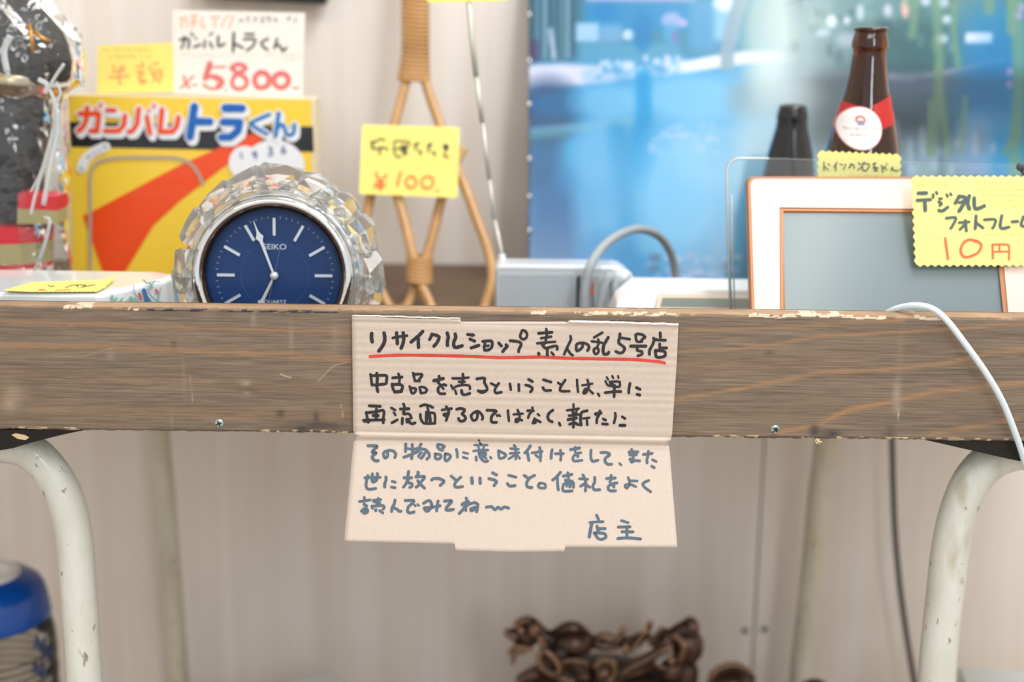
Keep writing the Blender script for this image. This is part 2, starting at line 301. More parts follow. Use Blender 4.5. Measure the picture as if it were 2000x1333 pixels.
def polyd(X, Y, pts):
    best = np.full(X.shape, 1e9)
    for (x0, y0), (x1, y1) in zip(pts[:-1], pts[1:]):
        dx, dy = x1-x0, y1-y0; t = np.clip(((X-x0)*dx+(Y-y0)*dy)/(dx*dx+dy*dy), 0, 1)
        best = np.minimum(best, np.hypot(X-x0-t*dx, Y-y0-t*dy))
    return best
def grid_faces(nr, nc): return [(i*nc+j, i*nc+j+1, (i+1)*nc+j+1, (i+1)*nc+j) for i in range(nr-1) for j in range(nc-1)]
# ---------------------------------------------------------------- setting
WALL = 0.64
ZT = 0.70
ZB = P(1000, 851, 0).z
m_wall = mat('wall_veneer', (245, 239, 232), rough=0.55, scale=9, stretch=(4, 1, 0.16), rgb2=(236, 226, 215))
m_white = mat('white_paint', (235, 232, 226), rough=0.6, var=0.02)
xs = P(1480, 1100, WALL).x
o = MB().box(-2.2, 2.4, WALL+0.012, WALL+0.10, 0, 2.5).build('wall_back', mat('wall_core', (150, 130, 112), 0.8), kind='structure')
for x0, x1 in ((-2.2, -0.66), (-0.657, xs-0.001), (xs+0.001, 1.16), (1.163, 2.4)):
    q = MB().box(x0, x1, WALL, WALL+0.012, 0.06, 2.5).build('wall_panel', m_wall, o); bevel(q, 0.0008, 2)
for (px, py) in ((1455, 1233), (1493, 1230)):
    p = P(px, py, WALL); M = Matrix.Rotation(R(90), 4, 'X')
    MB().lathe([(0, 0.003), (0.0022, 0.0026), (0.0038, 0.001), (0.0040, 0)], p, 14, M).build('nail', mat('nail_steel', (70, 86, 96), 0.4, 0.6), o, True)
MB().box(-2.2, 2.4, -3.0, WALL+0.1, -0.1, 0.0).build('floor', mat('floor_boards', (184, 164, 142), 0.45, var=0.15, scale=5, stretch=(0.4, 6, 1)), kind='structure')
MB().box(-2.2, 2.4, -3.0, WALL+0.1, 2.5, 2.6).build('ceiling', m_white, kind='structure')
MB().box(-2.3, -2.2, -3.0, WALL+0.1, 0, 2.5).build('wall_left', m_white, kind='structure')
MB().box(2.4, 2.5, -3.0, WALL+0.1, 0, 2.5).build('wall_right', m_white, kind='structure')
MB().box(-2.2, 2.4, WALL-0.012, WALL, 0, 0.06).build('baseboard_back', mat('base_wood', (128, 104, 84), 0.5, var=0.1, stretch=(0.3, 1, 6)), kind='structure')
# ---------------------------------------------------------------- table
HX = 0.62
table = empty('folding_table', (0, 0.3, 0), 'long brown wooden tray-top table on cream tubular legs', 'table')
m_wood = mat('stained_wood', (124, 104, 84), 0.62, attr='paint', var=0.12, scale=260, stretch=(0.2, 1, 5.0), bump=0.4, bscale=190)
m_shelf = mat('shelf_wood', (104, 82, 62), 0.55, var=0.18, scale=60, stretch=(0.12, 1.2, 1), bump=0.2)
# front board : profile rows x columns
nc = 1241; X1 = np.linspace(-HX, HX, nc)
zs = list(np.linspace(ZT-0.0022, ZB+0.0015, 180))
prof = [(0.017, ZT-0.0006), (0.011, ZT), (0.005, ZT), (0.0018, ZT-0.0003), (0.0004, ZT-0.0011)] + [(0.0, z) for z in zs] + [(0.0012, ZB), (0.017, ZB)]
nr = len(prof)
V = np.zeros((nr, nc, 3)); V[:, :, 0] = X1
for i, (y, z) in enumerate(prof): V[i, :, 1] = y; V[i, :, 2] = z
chip = (vnoise(X1, X1*0, 0.006, 1, 3)-0.5)*0.0009 + (vnoise(X1, X1*0, 0.021, 1, 4)-0.5)*0.0008
V[3:6, :, 2] += chip; V[3:6, :, 1] += np.abs(chip)*0.6
chip2 = (vnoise(X1, X1*0, 0.004, 1, 8)-0.5)*0.0009
V[-3:-1, :, 2] += chip2
# pixel-like working coordinates for the wood figure
k = 1000/P(2000, 700, 0).x
KX = 1000+V[:, :, 0]*k; KZ = 609+(ZT-V[:, :, 2])*242/(ZT-ZB)
C = np.zeros((nr, nc, 3)); C[:] = (121, 106, 91)
st = vnoise(KX, KZ, 110, 1.7, 11)*0.5+vnoise(KX, KZ, 34, 2.0, 12)*0.45+vnoise(KX, KZ, 300, 14, 13)*0.25-0.6
C *= (1+0.40*st)[..., None]
C = mixc(C, np.clip(vnoise(KX, KZ, 320, 26, 14)-0.45, 0, 1)*0.35, (134, 112, 88))
def roww(y, x): return y - 0.012*(x-1000)
def vein(pts, wd, a, c=(164, 126, 90)):
    global C
    d = polyd(KX, KZ, [(x, roww(y, x)) for x, y in pts]) + (vnoise(KX, KZ, 25, 2, 21)-0.5)*wd*1.2
    C = mixc(C, np.exp(-(d/wd)**2)*a*(0.45+0.75*vnoise(KX, KZ, 60, 2, 22)), c)
vein([(0, 629), (180, 634), (480, 645), (690, 651)], 4.5, 0.75)
vein([(0, 676), (220, 678), (420, 688), (690, 702)], 5.5, 0.8)
vein([(1320, 647), (1480, 643), (1600, 636), (1760, 627)], 3, 0.8)
vein([(1320, 688), (1430, 684), (1520, 672), (1600, 657), (1700, 652), (1850, 645), (2000, 633)], 3.2, 0.85)
vein([(1310, 782), (1400, 768), (1450, 760), (1530, 742), (1620, 727), (1760, 720), (1860, 708), (1930, 690), (2000, 684)], 4, 0.9)
vein([(1530, 846), (1610, 828), (1660, 802), (1740, 786), (1830, 766), (1900, 757), (2000, 748)], 5, 0.95)
vein([(1830, 850), (1900, 836), (2000, 818)], 5, 0.7)
vein([(0, 730), (700, 760)], 9, 0.25); vein([(1320, 720), (1700, 700)], 14, 0.22); vein([(60, 800), (690, 815)], 12, 0.3)
vein([(690, 706), (1000, 722), (1320, 784)], 5, 0.5)
def spot(x, y, rx, ry, c, a, p=2, n=0.0):
    global C
    d = ((KX-x)/rx)**2+((KZ-roww(y, x))/ry)**2
    m = np.exp(-d**(p/2))*a
    if n: m = m*np.clip(0.2+1.6*(vnoise(KX, KZ, 7, 3, 33)-0.25)*n+1-n, 0, 1)
    C = mixc(C, np.clip(m, 0, 1), c)
for s in ((620, 832, 60, 9, (62, 56, 56), .8), (545, 808, 8, 8, (70, 60, 55), .7), (585, 840, 14, 6, (50, 46, 46), .8), (615, 815, 6, 10, (66, 58, 54), .7),
          (1600, 842, 10, 14, (58, 54, 56), .8), (1632, 848, 20, 7, (52, 50, 54), .85), (1750, 838, 9, 10, (85, 72, 64), .6), (1748, 850, 14, 4, (60, 56, 58), .7),
          (340, 672, 6, 8, (92, 70, 55), .6), (485, 762, 25, 5, (92, 72, 58), .6), (1502, 690, 10, 6, (88, 68, 54), .6),
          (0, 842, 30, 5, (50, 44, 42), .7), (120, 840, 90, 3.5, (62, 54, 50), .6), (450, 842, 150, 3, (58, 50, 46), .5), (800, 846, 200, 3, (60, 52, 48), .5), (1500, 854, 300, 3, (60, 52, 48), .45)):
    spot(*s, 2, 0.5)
for s in ((215, 693, 9, 9, (170, 160, 150), .45), (570, 660, 5, 28, (170, 158, 146), .4), (497, 625, 5, 14, (176, 168, 158), .45), (655, 660, 9, 30, (165, 145, 120), .35),
          (478, 748, 10, 6, (175, 165, 155), .6), (480, 768, 8, 4, (170, 160, 150), .5), (357, 735, 3, 40, (160, 145, 125), .35), (329, 820, 3, 15, (160, 145, 130), .4), (20, 770, 22, 26, (180, 160, 132), .5),
          (8, 790, 14, 14, (185, 168, 140), .5), (1757, 765, 8, 22, (178, 168, 154), .6), (1757, 690, 7, 50, (150, 130, 108), .45), (1760, 795, 8, 14, (172, 158, 142), .55), (1500, 652, 60, 3, (170, 160, 150), .2)):
    spot(*s, 2, 0.4)
for pts, wd, a in (([(547, 730), (556, 735), (568, 737)], .9, .9), ([(620, 745), (650, 715), (675, 708)], 1.0, .45), ([(160, 697), (220, 680)], .8, .3), ([(1762, 800), (1765, 822)], 1.0, .7), ([(665, 790), (668, 815)], .9, .5), ([(370, 735), (372, 785)], 1, .4)):
    d = polyd(KX, KZ, [(x, roww(y, x)) for x, y in pts]); C = mixc(C, np.exp(-(d/wd)**2)*a, (222, 205, 178))
# top edge : pale worn rim, chipped paint, dark specks
rim = np.exp(-((KZ-611.5)/3.2)**2)
C = mixc(C, rim*np.clip(vnoise(KX, KZ, 40, 5, 41)*0.9, 0, 1)*0.55, (190, 152, 112))
top = (V[:, :, 1] > 0.0006) & (V[:, :, 2] > ZT-0.003)
C[top] = C[top]*0.25 + np.array((172, 140, 108))*0.75*(0.85+0.3*vnoise(KX, KZ, 60, 2, 43)[top])[:, None]
for a, b, dens in ((130, 185, .8), (255, 285, .6), (1035, 1065, .8), (1120, 1320, .62), (1460, 1560, .75), (1560, 1725, .85), (1780, 1830, .8)):
    m = (KX > a) & (KX < b) & (np.abs(KZ-613.0-(vnoise(KX, KZ*0, 22, 1, 44)-.5)*4) < 2.6) & (vnoise(KX, KZ, 9, 2.2, 45) > 1-dens)
    C[m] = (218, 200, 176)
m = (KX > 290) & (KX < 660) & (np.abs(KZ-616) < 2.2) & (vnoise(KX, KZ, 12, 2, 46) > 0.52); C[m] = (44, 46, 60)
low = (KZ > 845.5) & (KZ < 852) & (vnoise(KX, KZ, 11, 2, 47) > 0.62) & (vnoise(KX, KZ*0, 90, 1, 48) > 0.4); C[low] = (205, 184, 150)
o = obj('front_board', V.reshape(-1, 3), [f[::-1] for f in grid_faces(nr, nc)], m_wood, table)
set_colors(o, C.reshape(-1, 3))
o.data.shade_smooth(); o.data.set_sharp_from_angle(angle=R(40))
so = o.modifiers.new('s', 'SOLIDIFY'); so.thickness = 0.0006; so.offset = -1
MB().box(-HX, HX, 0.0175, 0.0185, ZB, ZT-0.0006).build('inner_lining', m_shelf, table)
YB = P(900, 511, WALL).y-0.006
MB().box(-HX, HX, 0.0186, YB, ZB+0.0005, ZB+0.014).build('shelf_board', m_shelf, table)
SH = ZB+0.0141
for sx in (-1, 1):
    x0, x1 = sorted((sx*HX, sx*(HX-0.018)))
    q = MB().box(x0, x1, 0.019, YB, SH, ZT-0.001).build('side_board', m_shelf, table); bevel(q, 0.001, 2)
# screws in the front board
m_steel = mat('screw_steel', (178, 190, 192), 0.38, 0.75, var=0.1)
m_slot = mat('screw_slot', (40, 40, 38), 0.8)
for (px, py, rot, dirt) in ((428, 827.5, 22, 0), (1514, 839.5, 50, 1)):
    p = P(px, py, -0.0002); rr = 0.0035
    M = Matrix.Rotation(R(90), 4, 'X')
    s = MB().lathe([(0, 0.0011), (rr*0.6, 0.0010), (rr*0.92, 0.0006), (rr, 0.0), (rr*0.98, -0.0005)], p, 24, M).build('screw', m_steel, table, True)
    mb = MB()
    for a in (rot, rot+90):
        Mz = Matrix.Translation(p) @ Matrix.Rotation(R(-a), 4, 'Y')
        mb.box(-rr*0.66, rr*0.66, -0.00125, -0.0009, -rr*0.13, rr*0.13, Mz)
    mb.build('slot', m_slot, s)
    if dirt:
        mb = MB(); rd = random.Random(3)
        for _ in range(9):
            a = rd.uniform(0, 6.3); d = rd.uniform(0, .0028); mb.ell(p+Vector((d*math.cos(a), -0.0011, d*math.sin(a))), (.0006, .0003, .0005), 8)
        mb.build('grime', m_slot, s)
mb = MB(); rd = random.Random(9)
for _ in range(7):
    b = P(1598+rd.uniform(-4, 9), 857+rd.uniform(-1, 2), 0.001); mb.tube(catmull([b, b+Vector((rd.uniform(-.002, .002), -.001, -.0015)), b+Vector((rd.uniform(-.003, .003), -.0015, -rd.uniform(.002, .004)))], 3), 0.00022, 5)
mb.build('splinter', mat('raw_fibre', (225, 205, 170), 0.8), table, kind='stuff')
# tube legs
m_leg = mat('cream_enamel', (222, 226, 220), 0.32, var=0.0, scale=55, stretch=(1, 1, 0.4), rgb2=(210, 213, 203), bump=0.12, bscale=60, coat=0.3)
def patch_mat(m):                     # chipped enamel and grime
    nt = m.node_tree; b = nt.nodes['Principled BSDF']; src = b.inputs['Base Color'].links[0].from_socket
    tc = nt.nodes.new('ShaderNodeTexCoord')
    for scl, lo, hi, col, st in ((170, 0.66, 0.72, (120, 112, 88), (1, 1, .45)), (45, 0.62, 0.8, (170, 160, 128), (1, 1, .3))):
        n = nt.nodes.new('ShaderNodeTexNoise'); n.inputs['Scale'].default_value = scl; n.inputs['Detail'].default_value = 3
        mp = nt.nodes.new('ShaderNodeMapping'); mp.inputs['Scale'].default_value = st
        nt.links.new(tc.outputs['Object'], mp.inputs[0]); nt.links.new(mp.outputs[0], n.inputs['Vector'])
        r_ = nt.nodes.new('ShaderNodeMapRange'); r_.inputs[1].default_value = lo; r_.inputs[2].default_value = hi; r_.inputs[4].default_value = 0.85
        mx = nt.nodes.new('ShaderNodeMix'); mx.data_type = 'RGBA'; mx.inputs[7].default_value = lin(col)+(1,)
        nt.links.new(n.outputs[0], r_.inputs[0]); nt.links.new(r_.outputs[0], mx.inputs[0]); nt.links.new(src, mx.inputs[6]); src = mx.outputs[2]
    nt.links.new(src, b.inputs['Base Color'])
patch_mat(m_leg)
m_leg2 = mat('yellowed_enamel', (216, 213, 196), 0.45, rgb2=(200, 195, 172), scale=30, stretch=(1, 1, .3)); patch_mat(m_leg2)
def leg(pts, Y, r, m, top_bend=None):
    q = [P(a, b, Y) for a, b in pts]
    e = q[-1]; d = (q[-1]-q[-2]).normalized(); c = catmull(q, 8); sl = (q[-1]-q[-4]); sl = Vector((sl.x/abs(sl.z)*0.8, 0, 0)); ft = Vector((e.x, Y, 0.012))+sl*(e.z-.012)
    c += [e+(ft-e)*t for t in (.1, .3, .6, 1.0)]; q.append(ft)
    l = MB().tube(c, r, 24).build('leg', m, table, True)
    b = q[-1]; MB().lathe([(0, 0), (r*1.15, 0), (r*1.2, 0.012), (r*1.05, 0.03), (r*.9, .03)], (b.x, b.y, 0.0), 20).build('rubber_foot', mat('black_rubber', (35, 35, 36), 0.7), l, True)
    return l
leg([(-130, 868), (-20, 868), (50, 878), (96, 918), (128, 975), (145, 1050), (153, 1150), (160, 1250), (165, 1333)], 0.045, 0.0142, m_leg)
leg([(2130, 872), (2020, 878), (1950, 893), (1905, 930), (1876, 990), (1857, 1070), (1845, 1170), (1835, 1260), (1829, 1333)], 0.045, 0.0148, m_leg)
leg([(308, 800), (312, 860), (322, 960), (334, 1120), (345, 1260), (350, 1333)], 0.56, 0.0118, m_leg2)
leg([(1618, 800), (1612, 870), (1600, 960), (1585, 1120), (1569, 1260), (1562, 1333)], 0.56, 0.0132, m_leg2)
m_blk = mat('black_steel', (30, 27, 26), 0.42, 0.2, var=0.1)
def bracket(out, y0, y1):
    mb = MB(); n = len(out)
    a = [P(px, py, 0.0) for px, py in out]
    mb.slab([Vector((p.x, y0, p.z)) for p in a], (0, y1-y0, 0)); q = mb.build('bracket', m_blk, table); bevel(q, 0.0008, 2); return q
b1 = bracket([(-150, 842), (170, 842.5), (120, 853), (60, 868), (20, 880), (-10, 885), (-150, 885)], 0.004, 0.075)
mb = MB(); p0 = [P(a, b, 0.0038) for a, b in ((22, 850), (30, 847), (48, 850), (57, 855), (50, 860), (35, 858))]; mb.slab(p0, (0, 0.0006, 0)); mb.build('paint_chip', mat('ivory_chip', (222, 200, 150), 0.5), b1)
b2 = bracket([(1790, 859.5), (2150, 863), (2150, 912), (2010, 908), (1970, 900), (1900, 884), (1830, 868)], 0.004, 0.075)
# ---------------------------------------------------------------- cardboard notice
def row(px, py): return py-0.018*(px-1000)
def YC(r):
    if r < 848:
        y = -0.0036 - (0.00009+0.00005*math.sin(r*0.083))*math.sin(r*0.43+0.6*math.sin(r*0.05)) - 0.0004*math.exp(-((r-628)/5.0)**2)
        y += 0.0007*math.exp(-((r-634)/3)**2)
        return y
    if r < 872:
        t = (r-848)/24
        return -0.0036 + 0.0012*math.exp(-((t-0.06)/.09)**2) - 0.0016*math.sin(math.pi*min(t*1.6, 1)) + 0.0009*math.exp(-((t-.72)/.1)**2) - 0.0014*t
    return -0.005 - (r-872)*0.000155
def SF(px, py, lift=0.0): return P(px, py, YC(row(px, py))-lift)
us = sorted(set([i/60 for i in range(61)]+[0.3315, 0.335, 0.660, 0.6635]))
def interp(x, pts):
    for (a, b), (c, d) in zip(pts[:-1], pts[1:]):
        if x <= c: return b+(d-b)*(x-a)/(c-a) if c > a else d
    return pts[-1][1]
def Lx(r): return interp(r, [(600, 686.6), (622, 687), (848, 690), (858, 697), (872, 690), (1064, 672), (1100, 669)])
def Rx(r): return interp(r, [(600, 1326), (627, 1325), (700, 1322), (846, 1312.5), (862, 1305.5), (875, 1308), (1064, 1323), (1100, 1326)])
def Tr(u): return interp(u, [(0, 622.6), (.333, 629.5), (.3345, 633), (.6, 631.5), (.6605, 630.5), (.6625, 625.5), (1.0, 627)])
def Br(u): return interp(u, [(0, 1064), (.333, 1065), (.3345, 1078), (.5, 1079), (.6605, 1076), (.6625, 1067.5), (1.0, 1064)])
ts = []
nu = len(us); vs = []
NR1, NR2, NR3 = 110, 24, 30
for i in range(NR1+NR2+NR3+1):
    for u in us:
        if i <= NR1: r = Tr(u)+(848-Tr(u))*i/NR1
        elif i <= NR1+NR2: r = 848+24*(i-NR1)/NR2
        else: r = 872+(Br(u)-872)*(i-NR1-NR2)/NR3
        px = Lx(r)+(Rx(r)-Lx(r))*u
        py = r+0.018*(px-1000)
        vs.append(SF(px, py))
m_card = mat('kraft_card', (206, 192, 180), 0.85, var=0.035, scale=420, bump=0.25, bscale=900)
card = obj('cardboard_notice', vs, [f[::-1] for f in grid_faces(NR1+NR2+NR3+1, nu)], m_card, smooth=True,
           label='creased kraft cardboard notice with handwritten lines, hung on the front board', cat='sign')
so = card.modifiers.new('s', 'SOLIDIFY'); so.thickness = 0.0024; so.offset = -1 if True else 1
m_ink = mat('black_marker', (42, 42, 46), 0.6, var=0.15, scale=300)
m_slate = mat('faded_marker', (84, 101, 116), 0.75, var=0.10, scale=300)
m_red = mat('red_marker', (208, 70, 58), 0.7, var=0.12, scale=500)
mb = MB()
for ox, oy, s, t in INK_BLACK: strokes(mb, t, ox, oy, s, 50, SF, 0.0002, grow=0.35)
mb.build('black_handwriting', m_ink, card)
mb = MB()
for ox, oy, s, t in INK_SLATE: strokes(mb, t, ox, oy, s, 50, SF, 0.0002, grow=0.35)
mb.build('slate_handwriting', m_slate, card)
mb = MB(); strokes(mb, UNDERLINE[3], 0, 0, 1, 6, SF, 0.00012, wob=0.06); mb.build('red_underline', m_red, card)
m_torn = mat('torn_paper', (238, 232, 224), 0.9, var=0.04, scale=400)
for (xa, xb, ya, yb, wd) in ((688, 899, 616.5, 622.5, 2.6), (1112, 1325, 628, 634, 4.5)):
    mb = MB(); n = 46; pts = []; ra = []
    for i in range(n+1):
        px = xa+(xb-xa)*i/n; py = ya+(yb-ya)*i/n + (vnoise(np.array([px]), np.array([0.]), 7, 1, 71)[0]-.5)*1.2
        pts.append(P(px, py, -0.0040)); ra.append((wd/2)*0.000375*(0.8+0.5*vnoise(np.array([px]), np.array([0.]), 5, 1, 72)[0]))
    mb.tube(pts, 0.001, 8, True, ra); mb.build('torn_edge', m_torn, card, True)
# ---------------------------------------------------------------- price tags
m_yel = mat('yellow_card', (252, 236, 128), 0.75, var=0.02, scale=40)
m_yel2 = mat('pale_yellow_card', (250, 240, 150), 0.75, var=0.02, scale=40)
m_pen = mat('green_black_marker', (52, 66, 68), 0.7)
m_redp = mat('orange_red_marker', (240, 96, 62), 0.7)
m_fine = mat('pencil_grey', (196, 186, 110), 0.8)
def price_tag(name, corners, fn, label, m=m_yel, n=7, t=3.2, sides='tblr', group=None, th=0.0005, parent=None):
    o2 = zig(corners, n, t, sides) if sides else [Vector(c) for c in corners]
    mb = MB().slab([fn(a.x, a.y) for a in o2], (0, th, 0))
    return mb.build(name, m, parent, label=label, cat='price tag', group=group)
def lettering(parent, name, items, m, fn, lift=0.0004, smooth=True):
    mb = MB()
    for it in items: strokes(mb, it[3], it[0], it[1], it[2], 40, fn, lift, smooth)
    return mb.build(name, m, parent, kind='stuff' if name == 'small_print' else None)
def scribble(x0, x1, y, h, seed, dens=1.0, wd=1.0):
    rd = random.Random(seed); out = []; x = x0
    while x < x1:
        wch = h*rd.uniform(.7, 1.0)
        if rd.random() < 0.86:
            for _ in range(rd.randint(2, 3)):
                a, b = x+rd.uniform(0, .3)*wch, y+rd.uniform(-.5, .5)*h
                out.append('w%.2f %.1f %.1f %.1f %.1f' % (wd, a, b, x+rd.uniform(.4, .9)*wch, y+rd.uniform(-.5, .5)*h))
        x += wch*1.25
    return '/'.join(out)
def plane(Y, tilt=0.0, y0=600): return lambda px, py, lift=0.0: P(px, py, Y+(y0-py)*tilt-lift)
# ---------------------------------------------------------------- poster on the wall behind
YP = WALL-0.006
nx, ny = 280, 190
PX = np.linspace(1033, 2066, nx); PY = np.linspace(-160, 598, ny)
gx, gy = np.meshgrid(PX, PY)
C = np.zeros(gx.shape+(3,)); C[:] = (58, 140, 190)
def el(x, y, rx, ry, c, a=1.0, soft=1.0, rot=0):
    global C
    ca, sa = math.cos(R(rot)), math.sin(R(rot)); u = (gx-x)*ca+(gy-y)*sa; v = -(gx-x)*sa+(gy-y)*ca
    d = np.sqrt((u/rx)**2+(v/ry)**2); C = mixc(C, np.clip((1-d)/(0.5*soft)+0.5, 0, 1)*a, c)
def band(pts, wd, c, a=1.0, soft=0.5):
    global C
    d = polyd(gx, gy, pts); C = mixc(C, np.clip((wd-d)/(wd*soft)+0.5, 0, 1)*a, c)
def rect(x0, x1, y0, y1, c, a=1.0, s=8.0):
    global C
    m = np.clip((gx-x0)/s+.5, 0, 1)*np.clip((x1-gx)/s+.5, 0, 1)*np.clip((gy-y0)/s+.5, 0, 1)*np.clip((y1-gy)/s+.5, 0, 1); C = mixc(C, m*a, c)
# far bank, trees
rect(1020, 2200, -170, 110, (52, 126, 160), 1, 20)
rect(1020, 1130, -170, 120, (38, 84, 108), .9, 26)
for i, x in enumerate((1048, 1062, 1080, 1096, 1107)): band([(x, -160), (x+3, 110)], 4, ((86, 130, 150), (120, 160, 185), (60, 110, 130))[i % 3], .8)
band([(1075, 60), (1082, 112)], 5, (170, 190, 215), .8); rect(1028, 1052, 78, 122, (64, 50, 98), .7, 8)
rect(1145, 1360, -20, 3, (150, 160, 210), .9, 6); rect(1145, 1350, 5, 60, (22, 128, 184), .95, 10)
rect(1125, 1170, 45, 82, (150, 190, 226), .95, 8); rect(1170, 1215, 48, 84, (110, 160, 205), .8, 12); el(1228, 68, 12, 10, (190, 212, 235), .9)
rect(1128, 1330, 84, 120, (78, 150, 190), .8, 16)
el(1255, 60, 20, 40, (0, 116, 178), .8); el(1182, 22, 22, 18, (4, 120, 182), .9)
el(1312, 40, 20, 16, (150, 165, 215), .9); el(1310, 66, 14, 20, (60, 150, 196), .9); el(1318, 72, 6, 12, (130, 100, 170), .7); el(1335, 45, 8, 8, (190, 170, 215), .8)
rect(1346, 1400, 0, 100, (70, 150, 200), .7, 16); rect(1395, 1440, -20, 80, (140, 190, 220), .8, 16); el(1420, 6, 26, 16, (205, 225, 238), .9)
# pale path and flowers
band([(1020, 150), (1100, 146), (1180, 152)], 22, (196, 205, 232), 1, .5); band([(1150, 148), (1260, 142), (1330, 128)], 14, (140, 182, 222), .75, .8)
for i in range(46):
    x = random.uniform(1165, 1330); y = 138+random.uniform(-20, 14)-(x-1165)*.06; el(x, y, random.uniform(4, 9), random.uniform(4, 9), random.choice(((190, 210, 236), (165, 200, 232), (70, 150, 195))), .8)
band([(1340, 132), (1400, 120), (1460, 112), (1560, 112)], 12, (212, 222, 238), 1, .5)
# leaning trunk
band([(1452, -160), (1446, 0), (1430, 50), (1421, 100), (1420, 150)], 14, (122, 152, 172), .95, .4)
# water of the left half
m = np.clip((gy-(176-(gx-1030)*.10))/10+.5, 0, 1); C = mixc(C, m, (58, 148, 200))
def wel(x, y, rx, ry, c, a, soft=1.4, rot=0): el(x, y, rx, ry, c, a, soft, rot)
wel(1070, 215, 60, 60, (44, 72, 112), .9); wel(1050, 300, 45, 90, (40, 86, 130), .75); wel(1100, 205, 70, 26, (22, 104, 160), .7)
wel(1190, 200, 70, 34, (104, 176, 220), .8); wel(1350, 190, 110, 45, (112, 182, 226), .85); band([(1256, 150), (1258, 240)], 15, (0, 138, 200), .85, .9)
band([(1040, 258), (1120, 250), (1230, 238)], 9, (110, 168, 196), .6, .9); band([(1040, 268), (1110, 262)], 6, (66, 130, 140), .6, .9)
wel(1180, 300, 60, 60, (110, 178, 222), .6); wel(1255, 300, 26, 60, (0, 132, 196), .7); band([(1205, 260), (1215, 420), (1225, 560)], 20, (14, 130, 190), .6, 1)
wel(1090, 470, 70, 120, (30, 84, 140), .75); wel(1170, 400, 50, 130, (96, 170, 218), .7); wel(1330, 380, 90, 130, (120, 190, 234), .8); wel(1180, 520, 60, 60, (8, 120, 180), .7)
wel(1240, 540, 70, 40, (0, 130, 190), .8); wel(1400, 300, 90, 70, (132, 190, 226), .6)
for i in range(60):
    x = random.uniform(1265, 1440); y = random.uniform(500, 590); el(x, y, random.uniform(5, 16), random.uniform(3, 8), random.choice(((150, 180, 226), (180, 200, 236), (120, 160, 214), (60, 90, 130))), .7)
rect(1340, 1440, 555, 600, (48, 74, 112), .55, 16)
for i in range(40): el(random.uniform(1270, 1400), random.uniform(245, 300), random.uniform(4, 12), random.uniform(3, 6), (150, 190, 228), .5)
# right half : dark pond with willow
m = np.clip((gx-1500)/120+.5, 0, 1); C = mixc(C, m*.95, (70, 112, 128))
wel(1760, 20, 240, 90, (92, 134, 138), .8); wel(1700, 110, 130, 60, (38, 74, 86), .9); wel(1790, 90, 90, 60, (44, 92, 100), .8); wel(1610, 90, 70, 60, (112, 148, 154), .7)
for i in range(150):
    x = random.uniform(1540, 2150); y = random.uniform(-150, 130); el(x, y, random.uniform(4, 14), random.uniform(4, 16), random.choice(((62, 104, 108), (40, 78, 90), (112, 150, 150), (84, 126, 120), (50, 90, 110))), .55)
for x, y, a, b, c in ((1624, 42, 10, 12, (200, 216, 226)), (1654, 40, 6, 7, (196, 210, 226)), (1680, 24, 7, 16, (176, 196, 208)), (1734, 20, 8, 12, (180, 192, 214)), (1768, 16, 7, 20, (226, 176, 170)), (1808, 2, 9, 8, (190, 204, 224)),
                      (1850, 38, 9, 8, (180, 206, 226)), (1608, 64, 14, 8, (150, 180, 196)), (1655, 78, 22, 14, (140, 160, 178)), (1840, 76, 12, 9, (196, 212, 230)), (1842, 4, 12, 10, (170, 190, 206))): el(x, y, a, b, c, .9)
wel(1960, 80, 90, 80, (34, 124, 176), .8); rect(1886, 1938, 64, 84, (205, 216, 236), 1, 6)
rect(1560, 1960, 140, 150, (130, 150, 168), .4, 12); band([(1720, 150), (1800, 150), (1960, 118)], 4, (176, 176, 196), .6, 1)
wel(1700, 190, 200, 40, (58, 90, 112), .8); band([(1730, 150), (1780, 156)], 6, (150, 160, 180), .8, .9); wel(1800, 165, 90, 18, (86, 108, 142), .7)
wel(1720, 260, 150, 50, (30, 62, 78), .9); wel(1650, 240, 60, 80, (66, 98, 108), .6); wel(1560, 190, 50, 30, (120, 140, 150), .7)
wel(1960, 200, 90, 120, (20, 112, 172), .85); wel(1930, 280, 60, 60, (92, 148, 190), .7); wel(1980, 320, 60, 80, (30, 140, 196), .8)
wel(1640, 330, 90, 60, (120, 150, 168), .7); wel(1780, 310, 80, 50, (150, 176, 196), .6); wel(1900, 300, 40, 70, (130, 160, 200), .6)
for i in range(60): el(random.uniform(1560, 2000), random.uniform(260, 420), random.uniform(5, 10), random.uniform(10, 30), random.choice(((170, 190, 208), (110, 140, 156), (60, 92, 112), (150, 176, 210))), .5)
def strand(pts, wd, c=(108, 146, 118), a=.7): band(pts, wd, c, a, .8)
for pts, wd in (([(1810, -160), (1828, 0), (1836, 120), (1830, 200), (1822, 300)], 9), ([(1775, -160), (1788, 0), (1782, 70)], 8), ([(1832, 130), (1842, 220), (1852, 300)], 7), ([(1818, 200), (1812, 300)], 5), ([(1885, 190), (1882, 260), (1876, 300)], 5),
                ([(1870, -160), (1862, 60), (1872, 130)], 6), ([(1930, -160), (1932, 20)], 10), ([(1985, 0), (1992, 160), (1982, 300), (1990, 420)], 13), ([(1968, -160), (1975, 60)], 9), ([(1960, 300), (1990, 250)], 5), ([(2060, -160), (2050, 400)], 16), ([(1765, -100), (1772, 10)], 5), ([(1700, -160), (1704, -20)], 6)):
    strand(pts, wd)
for x, y in ((1972, 140), (1972, 165), (1990, 30), (1996, 14)): el(x, y, 6, 7, (170, 150, 205), .8)
rect(1440, 1600, 120, 600, (150, 176, 186), .35, 40); wel(1480, 190, 60, 40, (100, 136, 150), .6); wel(1500, 60, 50, 120, (200, 210, 200), .55)  # pale column and cream oval: reflected light streak put into the print colour
